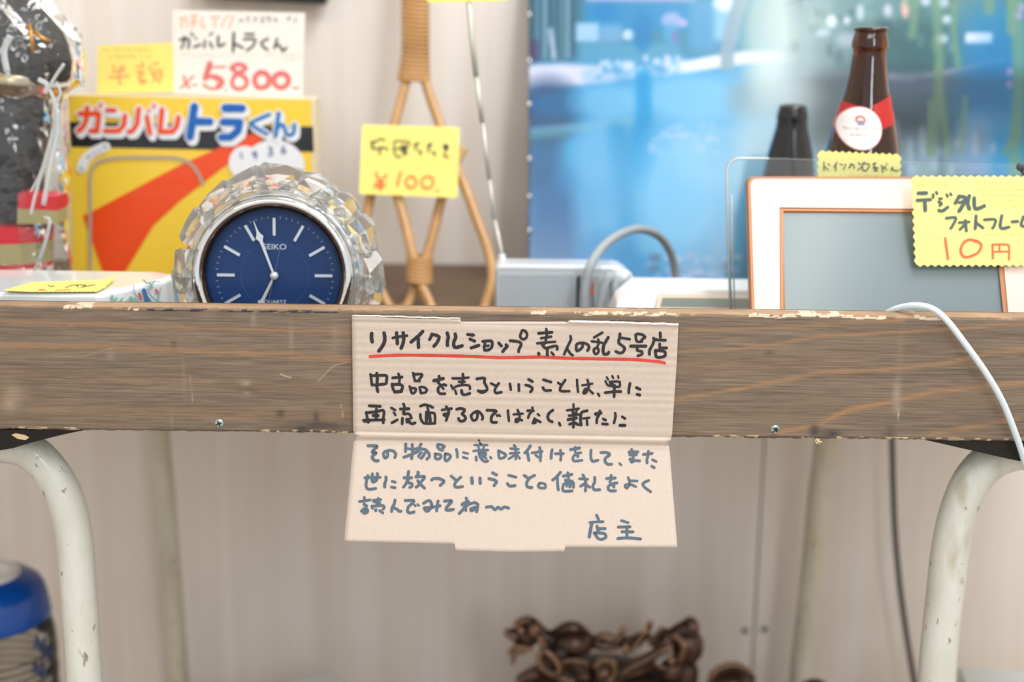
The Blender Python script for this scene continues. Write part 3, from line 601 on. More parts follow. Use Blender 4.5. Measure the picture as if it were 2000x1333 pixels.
wel(1900, 480, 200, 120, (90, 130, 160), .7)
YPF = lambda y: 0.464+(600-y)*0.000205
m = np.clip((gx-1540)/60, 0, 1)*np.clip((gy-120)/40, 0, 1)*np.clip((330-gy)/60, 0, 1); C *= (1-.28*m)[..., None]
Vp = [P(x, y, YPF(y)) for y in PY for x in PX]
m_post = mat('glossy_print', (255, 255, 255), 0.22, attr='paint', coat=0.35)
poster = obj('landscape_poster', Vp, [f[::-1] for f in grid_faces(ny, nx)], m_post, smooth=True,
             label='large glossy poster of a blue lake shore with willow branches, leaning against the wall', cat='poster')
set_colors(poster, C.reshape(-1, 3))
so = poster.modifiers.new('s', 'SOLIDIFY'); so.thickness = 0.003; so.offset = -1
m_chrome = mat('chrome', (225, 228, 230), 0.08, 1.0)
for i, y in enumerate((30, 120, 205, 312, 386, 452)):
    p = P(1034, y, YPF(y)-0.0035); q = MB().ell(p, (0.0022, 0.0022, 0.0038), 12).build('ring', m_chrome, poster, True)
# dark framed board, only its lower edge in view
mb = MB(); f = plane(0.60)
mb.slab([f(a, b) for a, b in ((380, -160), (655, -152), (634, 9), (380, -6))], (0, 0.03, 0))
hb = mb.build('hanging_board', mat('dark_board', (30, 32, 36), 0.4), label='black hanging board, only its bottom edge showing above the handwritten signs', cat='board'); bevel(hb, .002)
# ---------------------------------------------------------------- rattan beater leaning on the wall
m_cane = mat('cane', (206, 164, 112), 0.42, rgb2=(186, 140, 88), scale=40, stretch=(1, 1, .3), bump=0.15, bscale=80, coat=.2)
m_wrap = mat('cane_wrap', (204, 160, 108), 0.45, rgb2=(184, 138, 86), scale=30, coat=.2)
def YBT(py): return 0.392+(600-py)/600*0.155
def cane(pts, r=0.0052, dy=0.0): return MB().tube(catmull([P(a, b, YBT(b)+dy) for a, b in pts], 8), r, 14)
beat = empty('rattan_beater', P(830, 640, YBT(640)), 'long rattan carpet beater leaning on the wall behind a yellow tag', 'beater')
c1 = cane([(804, -180), (800, -40), (800, 60), (799, 120), (790, 170), (772, 235), (750, 300), (727, 370), (716, 440), (728, 530), (760, 600), (785, 640)])
c1.build('cane', m_cane, beat, True)
cane([(827, -180), (824, -40), (822, 60), (822, 120), (834, 170), (858, 240), (884, 310), (908, 365), (932, 430), (955, 495), (962, 545), (950, 590), (935, 640)]).build('cane', m_cane, beat, True)
cane([(735, 300), (752, 330), (776, 385), (792, 440), (806, 500), (820, 550), (838, 590), (856, 640)], dy=-.006).build('cane', m_cane, beat, True)
cane([(905, 290), (885, 330), (862, 390), (850, 440), (836, 490), (818, 545), (800, 590), (780, 640)], dy=.006).build('cane', m_cane, beat, True)
mb = MB()
for i in range(40):                      # wrapped grip, one turn after another
    y = -172+i*8.4; s_ = max(0, (y-105)/60)
    x0, x1 = 787-s_*10, 836+s_*2
    a = P(x0, y-2, YBT(y)-.001); b = P(x1, y+2, YBT(y)-.001); md = (a+b)/2
    q = [md+Vector((math.cos(t)*(b.x-a.x)/2, math.sin(t)*0.0075, math.cos(t)*(b.z-a.z)/2)) for t in [2*math.pi*k/18 for k in range(19)]]
    mb.tube(q, 0.0023, 6, False)
mb.build('grip_binding', m_wrap, beat, True)
mb = MB()
for i in range(7):
    y = 503+i*7.5; a = P(797, y-2, YBT(y)); b = P(842, y+2, YBT(y)); md = (a+b)/2
    q = [md+Vector((math.cos(t)*(b.x-a.x)/2, math.sin(t)*0.013, math.cos(t)*(b.z-a.z)/2)) for t in [2*math.pi*k/18 for k in range(19)]]
    mb.tube(q, 0.0022, 6, False)
mb.build('waist_binding', m_wrap, beat, True)
f = lambda px, py, lift=0.0: P(px, py, YBT(py)-0.0165-lift)
t1 = price_tag('price_tag', [(709, 245), (896, 250), (892, 385), (703, 378)], f, 'yellow pinked price tag marked 100 yen, on the rattan beater', n=8.5, t=2.2)
s = 8.886
lettering(t1, 'black_handwriting', [(695, 240, s, """w34 250 325 340 325 410 275 510 295/w34 330 330 270 420/w34 265 410 330 450 460 420 560 455/w36 420 430 420 545/w30 665 310 665 500 720 580 790 585/w30 670 312 900 315 930 370 890 400/w56 770 435 880 440/w66 830 400 835 500 870 530/w26 690 440 760 450/w36 1010 385 1105 345/w30 1055 345 1035 480/w46 1115 475 1125 540/w40 1240 400 1320 370/w34 1290 350 1255 510/w44 1345 495 1372 550/w76 1545 400 1585 410 1565 445/w26 1565 460 1560 520/w32 1520 560 1610 592""")], m_pen, f, .0014)
lettering(t1, 'red_handwriting', [(695, 240, s, """w36 355 850 375 950 430 1010/w38 540 905 430 1010 432 1160/w26 320 1050 520 1042/w26 310 1108 520 1104/w38 780 845 720 1090/w34 960 925 890 960 870 1030 900 1100 965 1125 1030 1090 1050 1020 1020 950 960 925/w34 1245 920 1165 960 1140 1040 1175 1110 1240 1135 1320 1095 1350 1010 1315 945 1245 920/w28 1395 1165 1440 1180""")], m_redp, f, .0014)
lettering(t1, 'small_print', [(0, 0, 1, scribble(712, 890, 314, 5, 3)), (0, 0, 1, scribble(735, 890, 323, 5, 4)), (0, 0, 1, scribble(722, 760, 256, 5, 5))], m_fine, f)
# ---------------------------------------------------------------- picture box on the left
YX = 0.40
fb = lambda px, py, lift=0.0: P(px, py, YX-lift)
boxc = empty('toy_box', P(370, 610, YX+.02), 'upright yellow toy box with big red and blue lettering', 'box')
m_bx = mat('box_yellow', (250, 212, 66), 0.35, coat=.3); m_bk = mat('box_black', (38, 38, 42), 0.35, coat=.3)
m_or = mat('box_orange', (244, 80, 26), 0.35, coat=.3); m_bl = mat('box_blue', (0, 98, 184), 0.35, coat=.3); m_wp = mat('box_white', (240, 243, 246), 0.4, coat=.3)
m_edge = mat('box_edge', (226, 214, 186), 0.7)
cor = [(132, 185), (615, 193), (619, 680), (146, 672)]
q = MB().slab([fb(a, b) for a, b in cor], (0, 0.042, 0)).build('carton', m_edge, boxc); bevel(q, .0008, 2)
def flat(name, pts, m, fn, lift, parent, th=0.0):
    mb = MB().slab([fn(a, b, lift) for a, b in pts], (0, 0.00012, 0)); return mb.build(name, m, parent)
flat('yellow_face', [(134, 187), (608, 195), (613, 678), (148, 670)], m_bx, fb, 0.0006, boxc)
flat('black_band', [(136, 238), (611, 247.5), (613, 297), (139, 287)], m_bk, fb, 0.0010, boxc)
flat('orange_ray', [(162, 422), (205, 400), (352, 322), (488, 262), (530, 262), (432, 330), (352, 392), (300, 440), (236, 545), (206, 545)], m_or, fb, 0.0014, boxc)
mb = MB()   # white speech bubbles
def ellp(cx, cy, rx, ry, rot=0, n=40): return [(cx+rx*math.cos(t)*math.cos(R(rot))-ry*math.sin(t)*math.sin(R(rot)), cy+rx*math.cos(t)*math.sin(R(rot))+ry*math.sin(t)*math.cos(R(rot))) for t in [2*math.pi*k/n for k in range(n)]]
mb.slab([fb(a, b, .0020) for a, b in ellp(535, 325, 60, 52)], (0, .0001, 0)); mb.slab([fb(a, b, .00205) for a, b in ellp(478, 318, 31, 33)], (0, .0001, 0))
mb.build('white_bubble', m_wp, boxc)
mb = MB(); strokes(mb, "w14 160 325 163 316 172 304 184 294 199 287 205 285", 0, 0, 1, 14, lambda a, b, l=0: fb(a+3, b+2, l), .0018); 
strokes(mb, "w19 159 329 164 315 175 303 190 293 206 287", 0, 0, 1, 19, fb, .0018); mb.build('white_scroll', m_wp, boxc)
mb = MB(); strokes(mb, "w1.6 156 331 162 327/w1.6 158 327 162 333/w1.6 170 308 176 304/w1.6 171 303 175 310/w1.6 180 298 184 303/w1.6 186 295 190 298/w1.6 193 291 196 296/w1.6 203 283 207 291/w1.6 200 288 209 286", 0, 0, 1, 1.6, fb, .0024); mb.build('scroll_text', mat('print_grey', (120, 124, 126), .5), boxc)
mb = MB(); strokes(mb, "w6.5 176 545 176 345 186 322 205 312 240 308 330 308 352 311 372 320 388 340 396 360", 0, 0, 1, 5, fb, .0022, True); mb.build('grey_hoop', mat('print_silver', (178, 166, 150), .4), boxc)
A_, S1 = (130, 180), 7.84
ganbare = "w78 200 330 495 330 470 592 365 592/w78 315 240 300 430 255 530 180 592/w72 622 275 738 278/w76 895 362 880 500 800 592 590 592/w76 1105 258 1080 490 1010 595 950 605/w76 1230 380 1278 635/w82 1462 268 1430 605 1620 605 1690 520 1712 388"
daku = "w34 452 235 440 290/w40 528 172 520 232/w34 1268 262 1258 312/w42 1345 188 1336 240"
tora = "w118 145 210 82 645/w112 170 425 370 428/w120 590 230 835 234/w112 560 432 800 438 775 560 665 652 535 652"
kun = "w56 1232 322 985 430 985 480 1195 605/w64 1365 305 1320 635/w56 1350 520 1400 470 1445 500 1480 610 1540 620 1585 580 1592 468"
mb = MB()
for st, s_, ox, oy in ((ganbare, S1, 130, 180), (daku, S1, 130, 180), (tora, 7.407, 360, 180), (kun, 7.407, 360, 180)):
    for dx, dy in ((0, 0), (2.5, 3.5), (5, 7)): strokes(mb, st, ox, oy, s_, 60, fb, .0026+dx*1e-5, False, dx=dx, dy=dy, grow=6.5)
mb.build('white_lettering', m_wp, boxc)
mb = MB(); strokes(mb, ganbare, 130, 180, S1, 60, fb, .0034, False); strokes(mb, daku, 130, 180, S1, 40, fb, .0034, False); mb.build('orange_lettering', m_or, boxc)
mb = MB(); strokes(mb, tora, 360, 180, 7.407, 110, fb, .0034, False); mb.build('blue_lettering', m_bl, boxc)
mb = MB(); strokes(mb, kun, 360, 180, 7.407, 60, fb, .0034, True); mb.build('light_blue_lettering', mat('print_light_blue', (14, 122, 194), .4, coat=.3), boxc)
mb = MB(); strokes(mb, "w2.5 470 298 473 310/w2.8 499 296 494 299 495 303 500 303 500 297 501 305 498 310/w2.8 524 289 530 288 531 293 527 296 532 299 530 304 524 303/w2.8 555 285 551 291 551 298 556 299 558 295 553 292", 0, 0, 1, 2.5, fb, .0026); mb.build('bubble_digits', mat('print_navy', (50, 88, 150), .5), boxc)
# sign cards standing on the box
f2 = lambda px, py, lift=0.0: P(px, py, 0.425-lift)
c2 = MB().slab([f2(a, b) for a, b in ((337, 19), (596, 25), (590, 190), (337, 182))], (0, .0006, 0)).build('price_card', mat('cream_card', (246, 240, 230), .8), label='cream price card marked 5,800 in big red digits, standing on the toy box', cat='price tag')
mb = MB(); o_ = (330, 10)
strokes(mb, "w34 150 485 275 470 270 600/w32 215 440 210 520 172 600/w26 300 400 316 385/w26 370 455 385 475/w30 340 420 330 425/w34 350 585 440 550/w30 500 490 495 595/w32 570 520 605 595/w22 565 425 580 400/w22 600 400 615 385/w36 690 435 690 570 775 540/w40 905 390 895 640/w34 910 535 1030 595/w34 1065 405 1185 405/w34 1045 475 1200 475 1170 570 1085 630/w34 1380 470 1285 535 1375 625/w34 1510 470 1470 600/w34 1480 570 1540 560 1590 640 1640 590", *o_, 7.143, 34, f2, .0004)
mb.build('black_handwriting', m_pen, c2)
mb = MB()
strokes(mb, "w84 570 820 510 1020/w26 590 868 790 862/w60 560 1000 640 990/w86 640 1005 720 1040 735 1085 690 1140/w40 480 1110 560 1160 640 1170 700 1150/w62 960 825 880 860 890 900 980 960 1060 1010 1090 1080 1060 1140 990 1175 910 1150 880 1080 910 1000 970 950 1070 890 1040 840 960 825/w76 1280 935 1215 980 1195 1060 1230 1140 1285 1155 1370 1130 1395 1040 1360 960 1280 935/w76 1560 950 1480 990 1460 1060 1500 1130 1570 1155 1640 1120 1670 1050 1640 980 1560 950/w34 205 990 230 1070 280 1160/w30 340 990 250 1080 160 1160/w26 320 1118 390 1116/w30 790 1180 800 1195/w30 1730 1158 1810 1160", *o_, 7.143, 60, f2, .0004, 2)
mb.build('red_handwriting', mat('faded_red', (222, 118, 116), .7), c2)
mb = MB()
strokes(mb, "w26 180 170 180 310/w26 150 190 215 180/w24 230 150 260 300/w26 300 150 390 150 310 220 380 220/w24 340 210 340 310/w24 310 260 390 250/w26 465 170 460 300 510 300/w24 575 165 710 165/w26 640 165 640 300/w24 800 150 740 300/w24 900 160 840 310/w22 840 140 860 170", *o_, 7.143, 26, f2, .0004)
mb.build('orange_handwriting', mat('faded_orange', (246, 196, 168), .7), c2)
mb = MB(); strokes(mb, scribble(467, 590, 38, 13, 11, 1, 1.9), 0, 0, 1, 2, f2, .0004); mb.build('grey_handwriting', mat('faded_grey', (140, 148, 148), .7), c2)
mb = MB(); strokes(mb, scribble(350, 585, 107, 6, 12, 1, .9)+'/'+scribble(540, 585, 117, 5, 13, 1, .9), 0, 0, 1, 2, f2, .0004); mb.build('small_print', mat('fine_grey', (208, 204, 192), .7), c2, kind='stuff')
f3 = lambda px, py, lift=0.0: P(px, py, 0.42-lift)
t2 = price_tag('price_tag', [(192, 90), (335, 84), (337, 178), (190, 182)], f3, 'yellow pinked tag with two orange characters, standing on the toy box', n=10, t=2.0)
lettering(t2, 'orange_handwriting', [(180, 80, 11.765, """w44 480 565 520 630/w44 735 565 680 640/w44 470 715 760 680/w44 385 845 840 805/w50 645 600 612 820 648 1000/w40 1140 490 1160 560/w36 1010 590 1190 600/w54 1040 710 1190 725 1070 820/w46 1090 880 1140 985 1240 915 1100 895/w50 1320 590 1440 860/w44 1400 530 1520 510/w40 1450 680 1590 670 1580 860 1440 870/w36 1440 765 1580 760/w36 1420 900 1390 960/w36 1520 900 1570 960""")], mat('faint_orange', (252, 170, 110), .7), f3)
lettering(t2, 'small_print', [(0, 0, 1, scribble(203, 300, 97, 6, 21)), (0, 0, 1, scribble(212, 295, 110, 6, 22))], m_fine, f3)
# ---------------------------------------------------------------- crystal desk clock
YK = 0.088
kc = P(537, 538, YK); sK = PXS(YK)
clock = empty('desk_clock', (kc.x, YK+0.02, SH), 'round desk clock with blue dial in a chunky clear crystal surround', 'clock')
KM = Matrix.Translation(kc) @ Matrix.Rotation(R(-5), 4, 'X') @ Matrix.Rotation(R(2), 4, 'Z') @ Matrix.Rotation(R(90), 4, 'X')   # local x right, y up, z towards viewer
def K(x, y, z=0): return KM @ Vector((x, y, z))
RD = 134*sK
def ring(prof, m, name, n=72, smooth=True):
    return MB().lathe(prof, (0, 0, 0), n, KM, True).build(name, m, clock, smooth)
MB().lathe([(0, 0), (RD*1.02, 0)], (0, 0, 0), 72, KM).build('dial', mat('dial_blue', (0, 50, 104), 0.5), clock)
ring([(RD*0.995, 0.0004), (RD*1.0, 0.010), (RD*1.06, 0.0125), (RD*1.06, 0.0)], mat('dark_bezel', (70, 56, 46), 0.18, 0.9), 'inner_bezel')
ring([(RD*1.035, 0.0115), (RD*1.06, 0.0142), (RD*1.12, 0.0150), (RD*1.17, 0.0125), (RD*1.19, 0.008), (RD*1.19, -0.002), (RD*1.04, -0.002)], m_chrome, 'bezel')
m_cr = mat('crystal', (250, 252, 252), 0.04, trans=1.0, ior=1.42, spec=0.6)
nt = m_cr.node_tree; tl = nt.nodes.new('ShaderNodeBsdfTranslucent'); tl.inputs[0].default_value = (.95, .96, .95, 1); df = nt.nodes.new('ShaderNodeBsdfDiffuse'); df.inputs[0].default_value = (.95, .96, .95, 1)
ad = nt.nodes.new('ShaderNodeMixShader'); mz = nt.nodes.new('ShaderNodeMixShader'); mz.inputs[0].default_value = .13
nt.links.new(tl.outputs[0], ad.inputs[1]); nt.links.new(df.outputs[0], ad.inputs[2]); nt.links.new(nt.nodes['Principled BSDF'].outputs[0], mz.inputs[1]); nt.links.new(ad.outputs[0], mz.inputs[2]); nt.links.new(mz.outputs[0], nt.nodes['Material Output'].inputs[0])
rg = ring([(RD*1.15, -0.018), (RD*1.19, 0.010), (RD*1.27, 0.013), (RD*1.33, 0.006), (RD*1.33, -0.018)], m_cr, 'crystal_ring', 40, False)
m_hand = mat('silver_hand', (214, 220, 224), 0.3, 0.35)
def bar(mb, a0, r0, r1, wd, z, z2=0.0006):
    a = R(a0); d = Vector((math.sin(a), math.cos(a))); n = Vector((d.y, -d.x))
    q = [d*r0+n*wd/2, d*r1+n*wd/2, d*r1-n*wd/2, d*r0-n*wd/2]
    mb.slab([K(p.x, p.y, z) for p in q], (K(0, 0, z2)-K(0, 0, 0)))
for k_ in range(12):
    mb = MB(); bar(mb, k_*30, RD*0.59, RD*0.85, RD*0.042, 0.0004, 0.001); mb.build('hour_mark', m_hand, clock)
mb = MB()
for k_ in range(60):
    if k_ % 5: bar(mb, k_*6, RD*0.84, RD*0.875, RD*0.009, 0.0003)
mb.build('minute_marks', mat('tick_grey', (150, 168, 186), .4), clock, kind='stuff')
mb = MB()
for k_ in range(120):
    a = R(k_*3); c = K(RD*0.5*math.sin(a), RD*0.5*math.cos(a), 0.0003); mb.ell(c, (RD*.006, .0001, RD*.006), 6)
mb.build('dotted_ring', mat('dot_blue', (70, 116, 164), .5), clock, kind='stuff')
KB = lambda x, y, z=0: K(x+RD*.06, y, z)
def hand(name, ang, L, w1, z, bulge, m, tail=0.0):
    a = R(ang); d = Vector((math.sin(a), math.cos(a))); n = Vector((d.y, -d.x))
    pr = [(-tail, w1*.35), (0.0, w1*.42), (.3, w1*.5), (.58, w1*.62), (.64, bulge*.45), (.70, bulge), (.76, bulge*.5), (.82, w1*.4), (1, w1*.12)] if bulge else [(-tail, w1*.5), (0, w1*.5), (1, w1*.4)]
    q = [d*(t*L)+n*h/2 for t, h in pr]+[d*(t*L)-n*h/2 for t, h in reversed(pr)]
    MB().slab([K(p.x, p.y, z) for p in q], (K(0, 0, .0005)-K(0, 0, 0))).build(name, m, clock)
hand('minute_hand', -20, RD*0.86, RD*0.07, 0.004, RD*0.12, m_hand)
hand('hour_hand', 206, RD*0.64, RD*0.075, 0.0028, RD*0.12, m_hand)
hand('second_hand', 13, RD*0.42, RD*0.018, 0.0052, 0, mat('second_hand_grey', (96, 96, 110), .4), 1.15)
MB().lathe([(0, 0.007), (RD*.05, 0.0068), (RD*.06, .006), (RD*.06, .002)], (0, 0, 0), 24, KM).build('hub', m_hand, clock, True)
def text_part(name, body, M, size, m, parent, ext=0.00005):
    cu = bpy.data.curves.new('t', 'FONT'); cu.body = body; cu.size = size; cu.align_x = 'CENTER'; cu.align_y = 'CENTER'; cu.extrude = ext; cu.offset = size*0.012
    to = bpy.data.objects.new('t', cu); COL.objects.link(to); dg = bpy.context.evaluated_depsgraph_get(); me = bpy.data.meshes.new_from_object(to.evaluated_get(dg))
    bpy.data.objects.remove(to); me.transform(M); me.materials.clear(); me.materials.append(m)
    o = bpy.data.objects.new(name, me); COL.objects.link(o); o.parent = parent
    o.matrix_parent_inverse = Matrix.Translation(-parent.location) if parent.type == 'EMPTY' else Matrix.Identity(4); return o
text_part('dial_lettering', 'SEIKO', KM @ Matrix.Translation((0, RD*0.42, .0005)) @ Matrix.Diagonal((1.15, 1, 1, 1)), RD*0.115, mat('dial_print', (190, 200, 212), .4), clock)
text_part('dial_lettering', 'QUARTZ', KM @ Matrix.Translation((0, -RD*0.40, .0005)) @ Matrix.Diagonal((1.1, 1, 1, 1)), RD*0.075, mat('dial_print', (190, 200, 212), .4), clock)
MB().lathe([(0, 0.0092), (RD*.6, 0.0090), (RD*1.0, .0085)], (0, 0, 0), 64, KM).build('glass', pane_mat('clock_glass', (250, 252, 255), .02, fres=1.16), clock, True)
# irregular cut crystal blocks round the rim
rd = random.Random(12)
nb = 17
for k_ in range(nb):
    a = 360*k_/nb+rd.uniform(-4, 4); ro = RD*rd.uniform(1.56, 1.76); wdt = 360/nb*0.62
    for part in range(2):
        bm = bmesh.new()
        if part == 0:
            for _ in range(5):
                aa = R(a+rd.uniform(-wdt, wdt)*0.85); rr = rd.uniform(RD*1.54, ro)
                bm.verts.new(KB(rr*math.sin(aa), rr*math.cos(aa), rd.uniform(-.012, .004)))
            for s_ in (-1, 1):
                for rr, z in ((RD*1.28, .008), (RD*1.26, -.018), (ro*.95, -.008), (ro*.93, .001)):
                    aa = R(a+s_*wdt*rd.uniform(.8, 1.05)); bm.verts.new(KB(rr*math.sin(aa), rr*math.cos(aa), z+rd.uniform(-.002, .002)))
            bm.verts.new(KB(RD*1.36*math.sin(R(a)), RD*1.36*math.cos(R(a)), .014))
        else:
            a2 = a+rd.uniform(5, 12); w2 = wdt*.62
            for _ in range(9):
                aa = R(a2+rd.uniform(-w2, w2)); rr = rd.uniform(RD*1.22, RD*1.46); bm.verts.new(KB(rr*math.sin(aa), rr*math.cos(aa), rd.uniform(.0, .019)))
        r_ = bmesh.ops.convex_hull(bm, input=bm.verts)
        bmesh.ops.delete(bm, geom=[e for e in r_['geom_interior'] if isinstance(e, bmesh.types.BMVert)], context='VERTS')
        me = bpy.data.meshes.new('crystal_block'); bm.to_mesh(me); bm.free(); me.materials.append(m_cr)
        o = bpy.data.objects.new('crystal_block', me); COL.objects.link(o); o.parent = clock; o.matrix_parent_inverse = Matrix.Translation(-clock.location)
# base block reaching the shelf
zb_ = kc.z-RD*1.45
mb = MB().box(kc.x-0.05, kc.x+0.05, YK-.004, YK+.04, SH, zb_+0.014); q = mb.build('foot', m_cr, clock); bevel(q, .003, 2)
# ---------------------------------------------------------------- white porcelain box, painted end
dish = empty('porcelain_box', (P(120, 600, .10).x, .12, SH), 'low white porcelain box with painted flowers on its rounded end', 'box')
m_por = mat('white_glaze', (232, 240, 243), 0.12, coat=.6)
zt_ = P(100, 573, .07).z
a = P(203, 573, .072); b = P(352, 545, .155)
outl = [(-.56, .066), (a.x-.006, .070), (a.x, .074), (b.x-.006, b.y-.02), (b.x-.004, b.y+.0), (b.x-.02, b.y+.012), (-.56, .168)]
n = len(outl)
def rounded_lid(pts, z0, z1, r, m, name, par):
    cx = sum(p[0] for p in pts)/len(pts); cy = sum(p[1] for p in pts)/len(pts)
    lv = [(0, z0), (0, z1-r)]+[(r*(1-math.cos(t)), z1-r+r*math.sin(t)) for t in [math.pi/2*k/5 for k in range(1, 6)]]
    V_ = []; 
    for ins, z in lv:
        for (x, y) in pts:
            d = Vector((cx-x, cy-y)); L = d.length; V_.append((x+d.x/L*ins*1.3, y+d.y/L*ins*1.3, z))
    n = len(pts); F = [(i*n+k, i*n+(k+1) % n, (i+1)*n+(k+1) % n, (i+1)*n+k) for i in range(len(lv)-1) for k in range(n)]
    F.append(tuple(range(n-1, -1, -1))); F.append(tuple((len(lv)-1)*n+k for k in range(n)))
    return obj(name, V_, F, m, par)
rounded_lid(outl, SH, zt_, .004, m_por, 'body', dish)
# painted motifs on the end face : a(px) runs across the face
def DF(px, py, lift=0.0):
    t = (px-203)/(335-203); x = a.x+(b.x-.006-a.x)*t; y = a.y+.002+(b.y-.02-a.y-.002)*t
    q = P(px, py, y); nrm = Vector((b.y-a.y, -(b.x-a.x), 0)).normalized(); return Vector((x, y, q.z))+nrm*(lift+.0012)
def paint(name, t_, m, wd=6, sm=True):
    mb = MB(); strokes(mb, t_, 0, 0, 5.556, wd, lambda x, y, l=0: DF(x, y+520, l), .0002, sm); mb.build(name, m, dish)
m_pg = mat('paint_green', (150, 192, 176), .3); m_pr = mat('paint_red', (214, 76, 48), .3); m_pb = mat('paint_blue', (70, 124, 180), .3); m_pt = mat('paint_teal', (110, 150, 160), .3)
paint('green_leaves', "w26 1190 320 1210 380 1230 400/w30 1240 350 1210 400/w20 1280 370 1310 350/w34 1400 340 1440 380 1480 410/w30 1450 350 1490 400/w12 1340 380 1380 370 1400 400/w30 1700 390 1820 410/w26 1630 180 1660 230/w18 1560 150 1600 190/w14 1690 170 1650 200 1640 240/w18 1760 240 1740 300 1720 380", m_pg)
paint('red_buds', "w26 1500 300 1515 330/w18 1515 340 1524 365/w26 1705 255 1716 280", m_pr)
paint('blue_rocks', "w46 1560 260 1580 330 1585 400/w22 1600 340 1640 400", m_pb)
paint('stems', "w8 1440 200 1450 290 1500 360/w8 1690 160 1760 170/w10 1600 240 1640 320 1700 370/w8 1720 280 1740 340/w8 1600 180 1690 165", m_pt)
mb = MB(); strokes(mb, "w9 1230 215 1300 205 1340 215/w14 1340 205 1370 235/w10 1350 220 1395 225/w9 1360 235 1378 262", 0, 0, 5.556, 8, lambda x, y, l=0: Vector((P(x, y+520, .10).x, .088+(262-y)*.0003+(x-1230)*.0002, zt_-.0005+l)), .0006); mb.build('red_branch', m_pr, dish)
# tag lying on it
zt2 = zt_+.0012
def FT(px, py, lift=0.0):     # pixel ray meets the box top
    d = Rt*((px-1000)/F_PX) - Up*((py-666.5)/F_PX) + Fw; k_ = (zt2+lift-CAM.z)/d.z; return CAM+d*k_
o2 = zig([(62, 553), (229, 548), (190, 570), (8, 571)], 9, 1.0)
t3 = MB().slab([FT(p.x, min(p.y, 571))+Vector((0, 0, max(0, (p.x-205)*.00016)+max(0, (60-p.x)*.00002))) for p in o2], (0, 0, .0004)).build('price_tag', m_yel, label='yellow price tag lying flat on the white porcelain box', cat='price tag')
mb = MB(); ff = lambda x, y, l=0: FT(x, y, l)
strokes(mb, "w9 300 235 360 215 500 208/w10 520 205 545 222 590 215/w9 710 235 790 205 830 210 850 230/w9 830 205 930 205 880 232/w9 900 225 1030 200/w7 340 215 420 222", 0, 520, 5.556, 8, ff, .0006); mb.build('black_handwriting', m_pen, t3)
mb = MB(); strokes(mb, "w10 170 262 240 262/w9 200 252 205 270/w7 340 265 500 262/w7 360 255 480 255/w7 600 262 760 255", 0, 520, 5.556, 8, ff, .0006); mb.build('red_handwriting', m_redp, t3)
# ---------------------------------------------------------------- bundle in cellophane
bund = empty('wrapped_bundle', P(10, 640, .33), 'black bundle with striped base wrapped in clear crinkled cellophane', 'bundle')
YD = .30; sD = PXS(YD)
def blob(name, prof, cx, Y, ry, m, n=48, smooth=True, wob=0.0, seed=1):   # prof : (half width px, py)
    rr = random.Random(seed); mb = MB(); vs = []; N = len(prof)
    for (hw, py, *rest) in prof:
        c = rest[0] if rest else cx; o0 = P(c, py, Y)
        for k_ in range(n):
            t = 2*math.pi*k_/n; w_ = 1+wob*(noise.noise(Vector((math.cos(t)*2+seed, math.sin(t)*2, py*.02)))*2)
            vs.append((o0.x+hw*sD*math.cos(t)*w_, Y+ry*hw*sD*math.sin(t)*w_, o0.z))
    fs = [(i*n+k_, i*n+(k_+1) % n, (i+1)*n+(k_+1) % n, (i+1)*n+k_) for i in range(N-1) for k_ in range(n)]
    fs += [tuple(range(n-1, -1, -1)), tuple((N-1)*n+k_ for k_ in range(n))]
    return obj(name, vs, fs, m, bund, smooth)
m_bc = mat('black_cloth', (30, 30, 34), .45, var=.3, scale=25, bump=.5, bscale=30)
blob('body', [(60, 150), (112, 168), (114, 240), (108, 330), (104, 430), (100, 520), (98, 640)], -20, YD, .6, m_bc, wob=.05)
blob('hood', [(20, -60, -60), (70, -20, -40), (105, 20, -20), (120, 60, 0), (130, 100, 5), (136, 140, 4), (128, 160, 2), (70, 168, -10)], 0, YD, .6, m_bc, wob=.04, seed=3)
blob('ribbon', [(100, 138, -22), (111, 148, -22), (113, 160, -22), (108, 172, -22)], -22, YD-.012, .6, mat('satin_ribbon', (196, 188, 176), .25, .5, rgb2=(176, 150, 80), scale=30), seed=4)
mb = MB(); mb.tube([P(56, 45, .235), P(62, 75, .232), P(65, 102, .232)], .0018, 8); mb.tube([P(64, 60, .235), P(82, 74, .235), P(98, 82, .237)], .0018, 8); mb.build('gold_cord', mat('gold', (200, 150, 80), .3, .7), bund, True)
m_rs = mat('stripe_red', (206, 52, 62), .5); m_kh = mat('stripe_khaki', (168, 160, 116), .6); m_ws = mat('stripe_white', (228, 226, 218), .6)
for nm, y0, y1, hw, m_ in (('red_stripe', 436, 467, 108, m_rs), ('khaki_stripe', 467, 507, 108, m_kh), ('thin_red_stripe', 507, 516, 107.6, m_rs), ('white_base', 516, 640, 108, m_ws)):
    blob(nm, [(hw, y0), (hw, y1)], -5, YD-.02, .62, m_, smooth=False, n=40)
mb = MB(); f5 = plane(.255)
for (q_, m_) in (([(35, 378), (112, 384), (112, 412), (34, 408)], m_rs), ([(34, 408), (112, 412), (112, 438), (33, 438)], m_kh)):
    MB().slab([f5(*z) for z in q_], (0, .03, 0)).build('label_band', m_, bund)
m_cel = pane_mat('cellophane', (248, 250, 250), .08, bump=0.7, bscale=40, fres=1.6, haze=.015)
rr = random.Random(4); nC = 30; lv = [(40, -80, -30), (95, -30, -20), (128, 20, -10), (150, 70, 0), (160, 120, 2), (160, 160, 2), (130, 185, -6), (133, 240, -8), (140, 330, -6), (138, 430, -6), (146, 500, -6), (150, 548, -4)]
vs = []
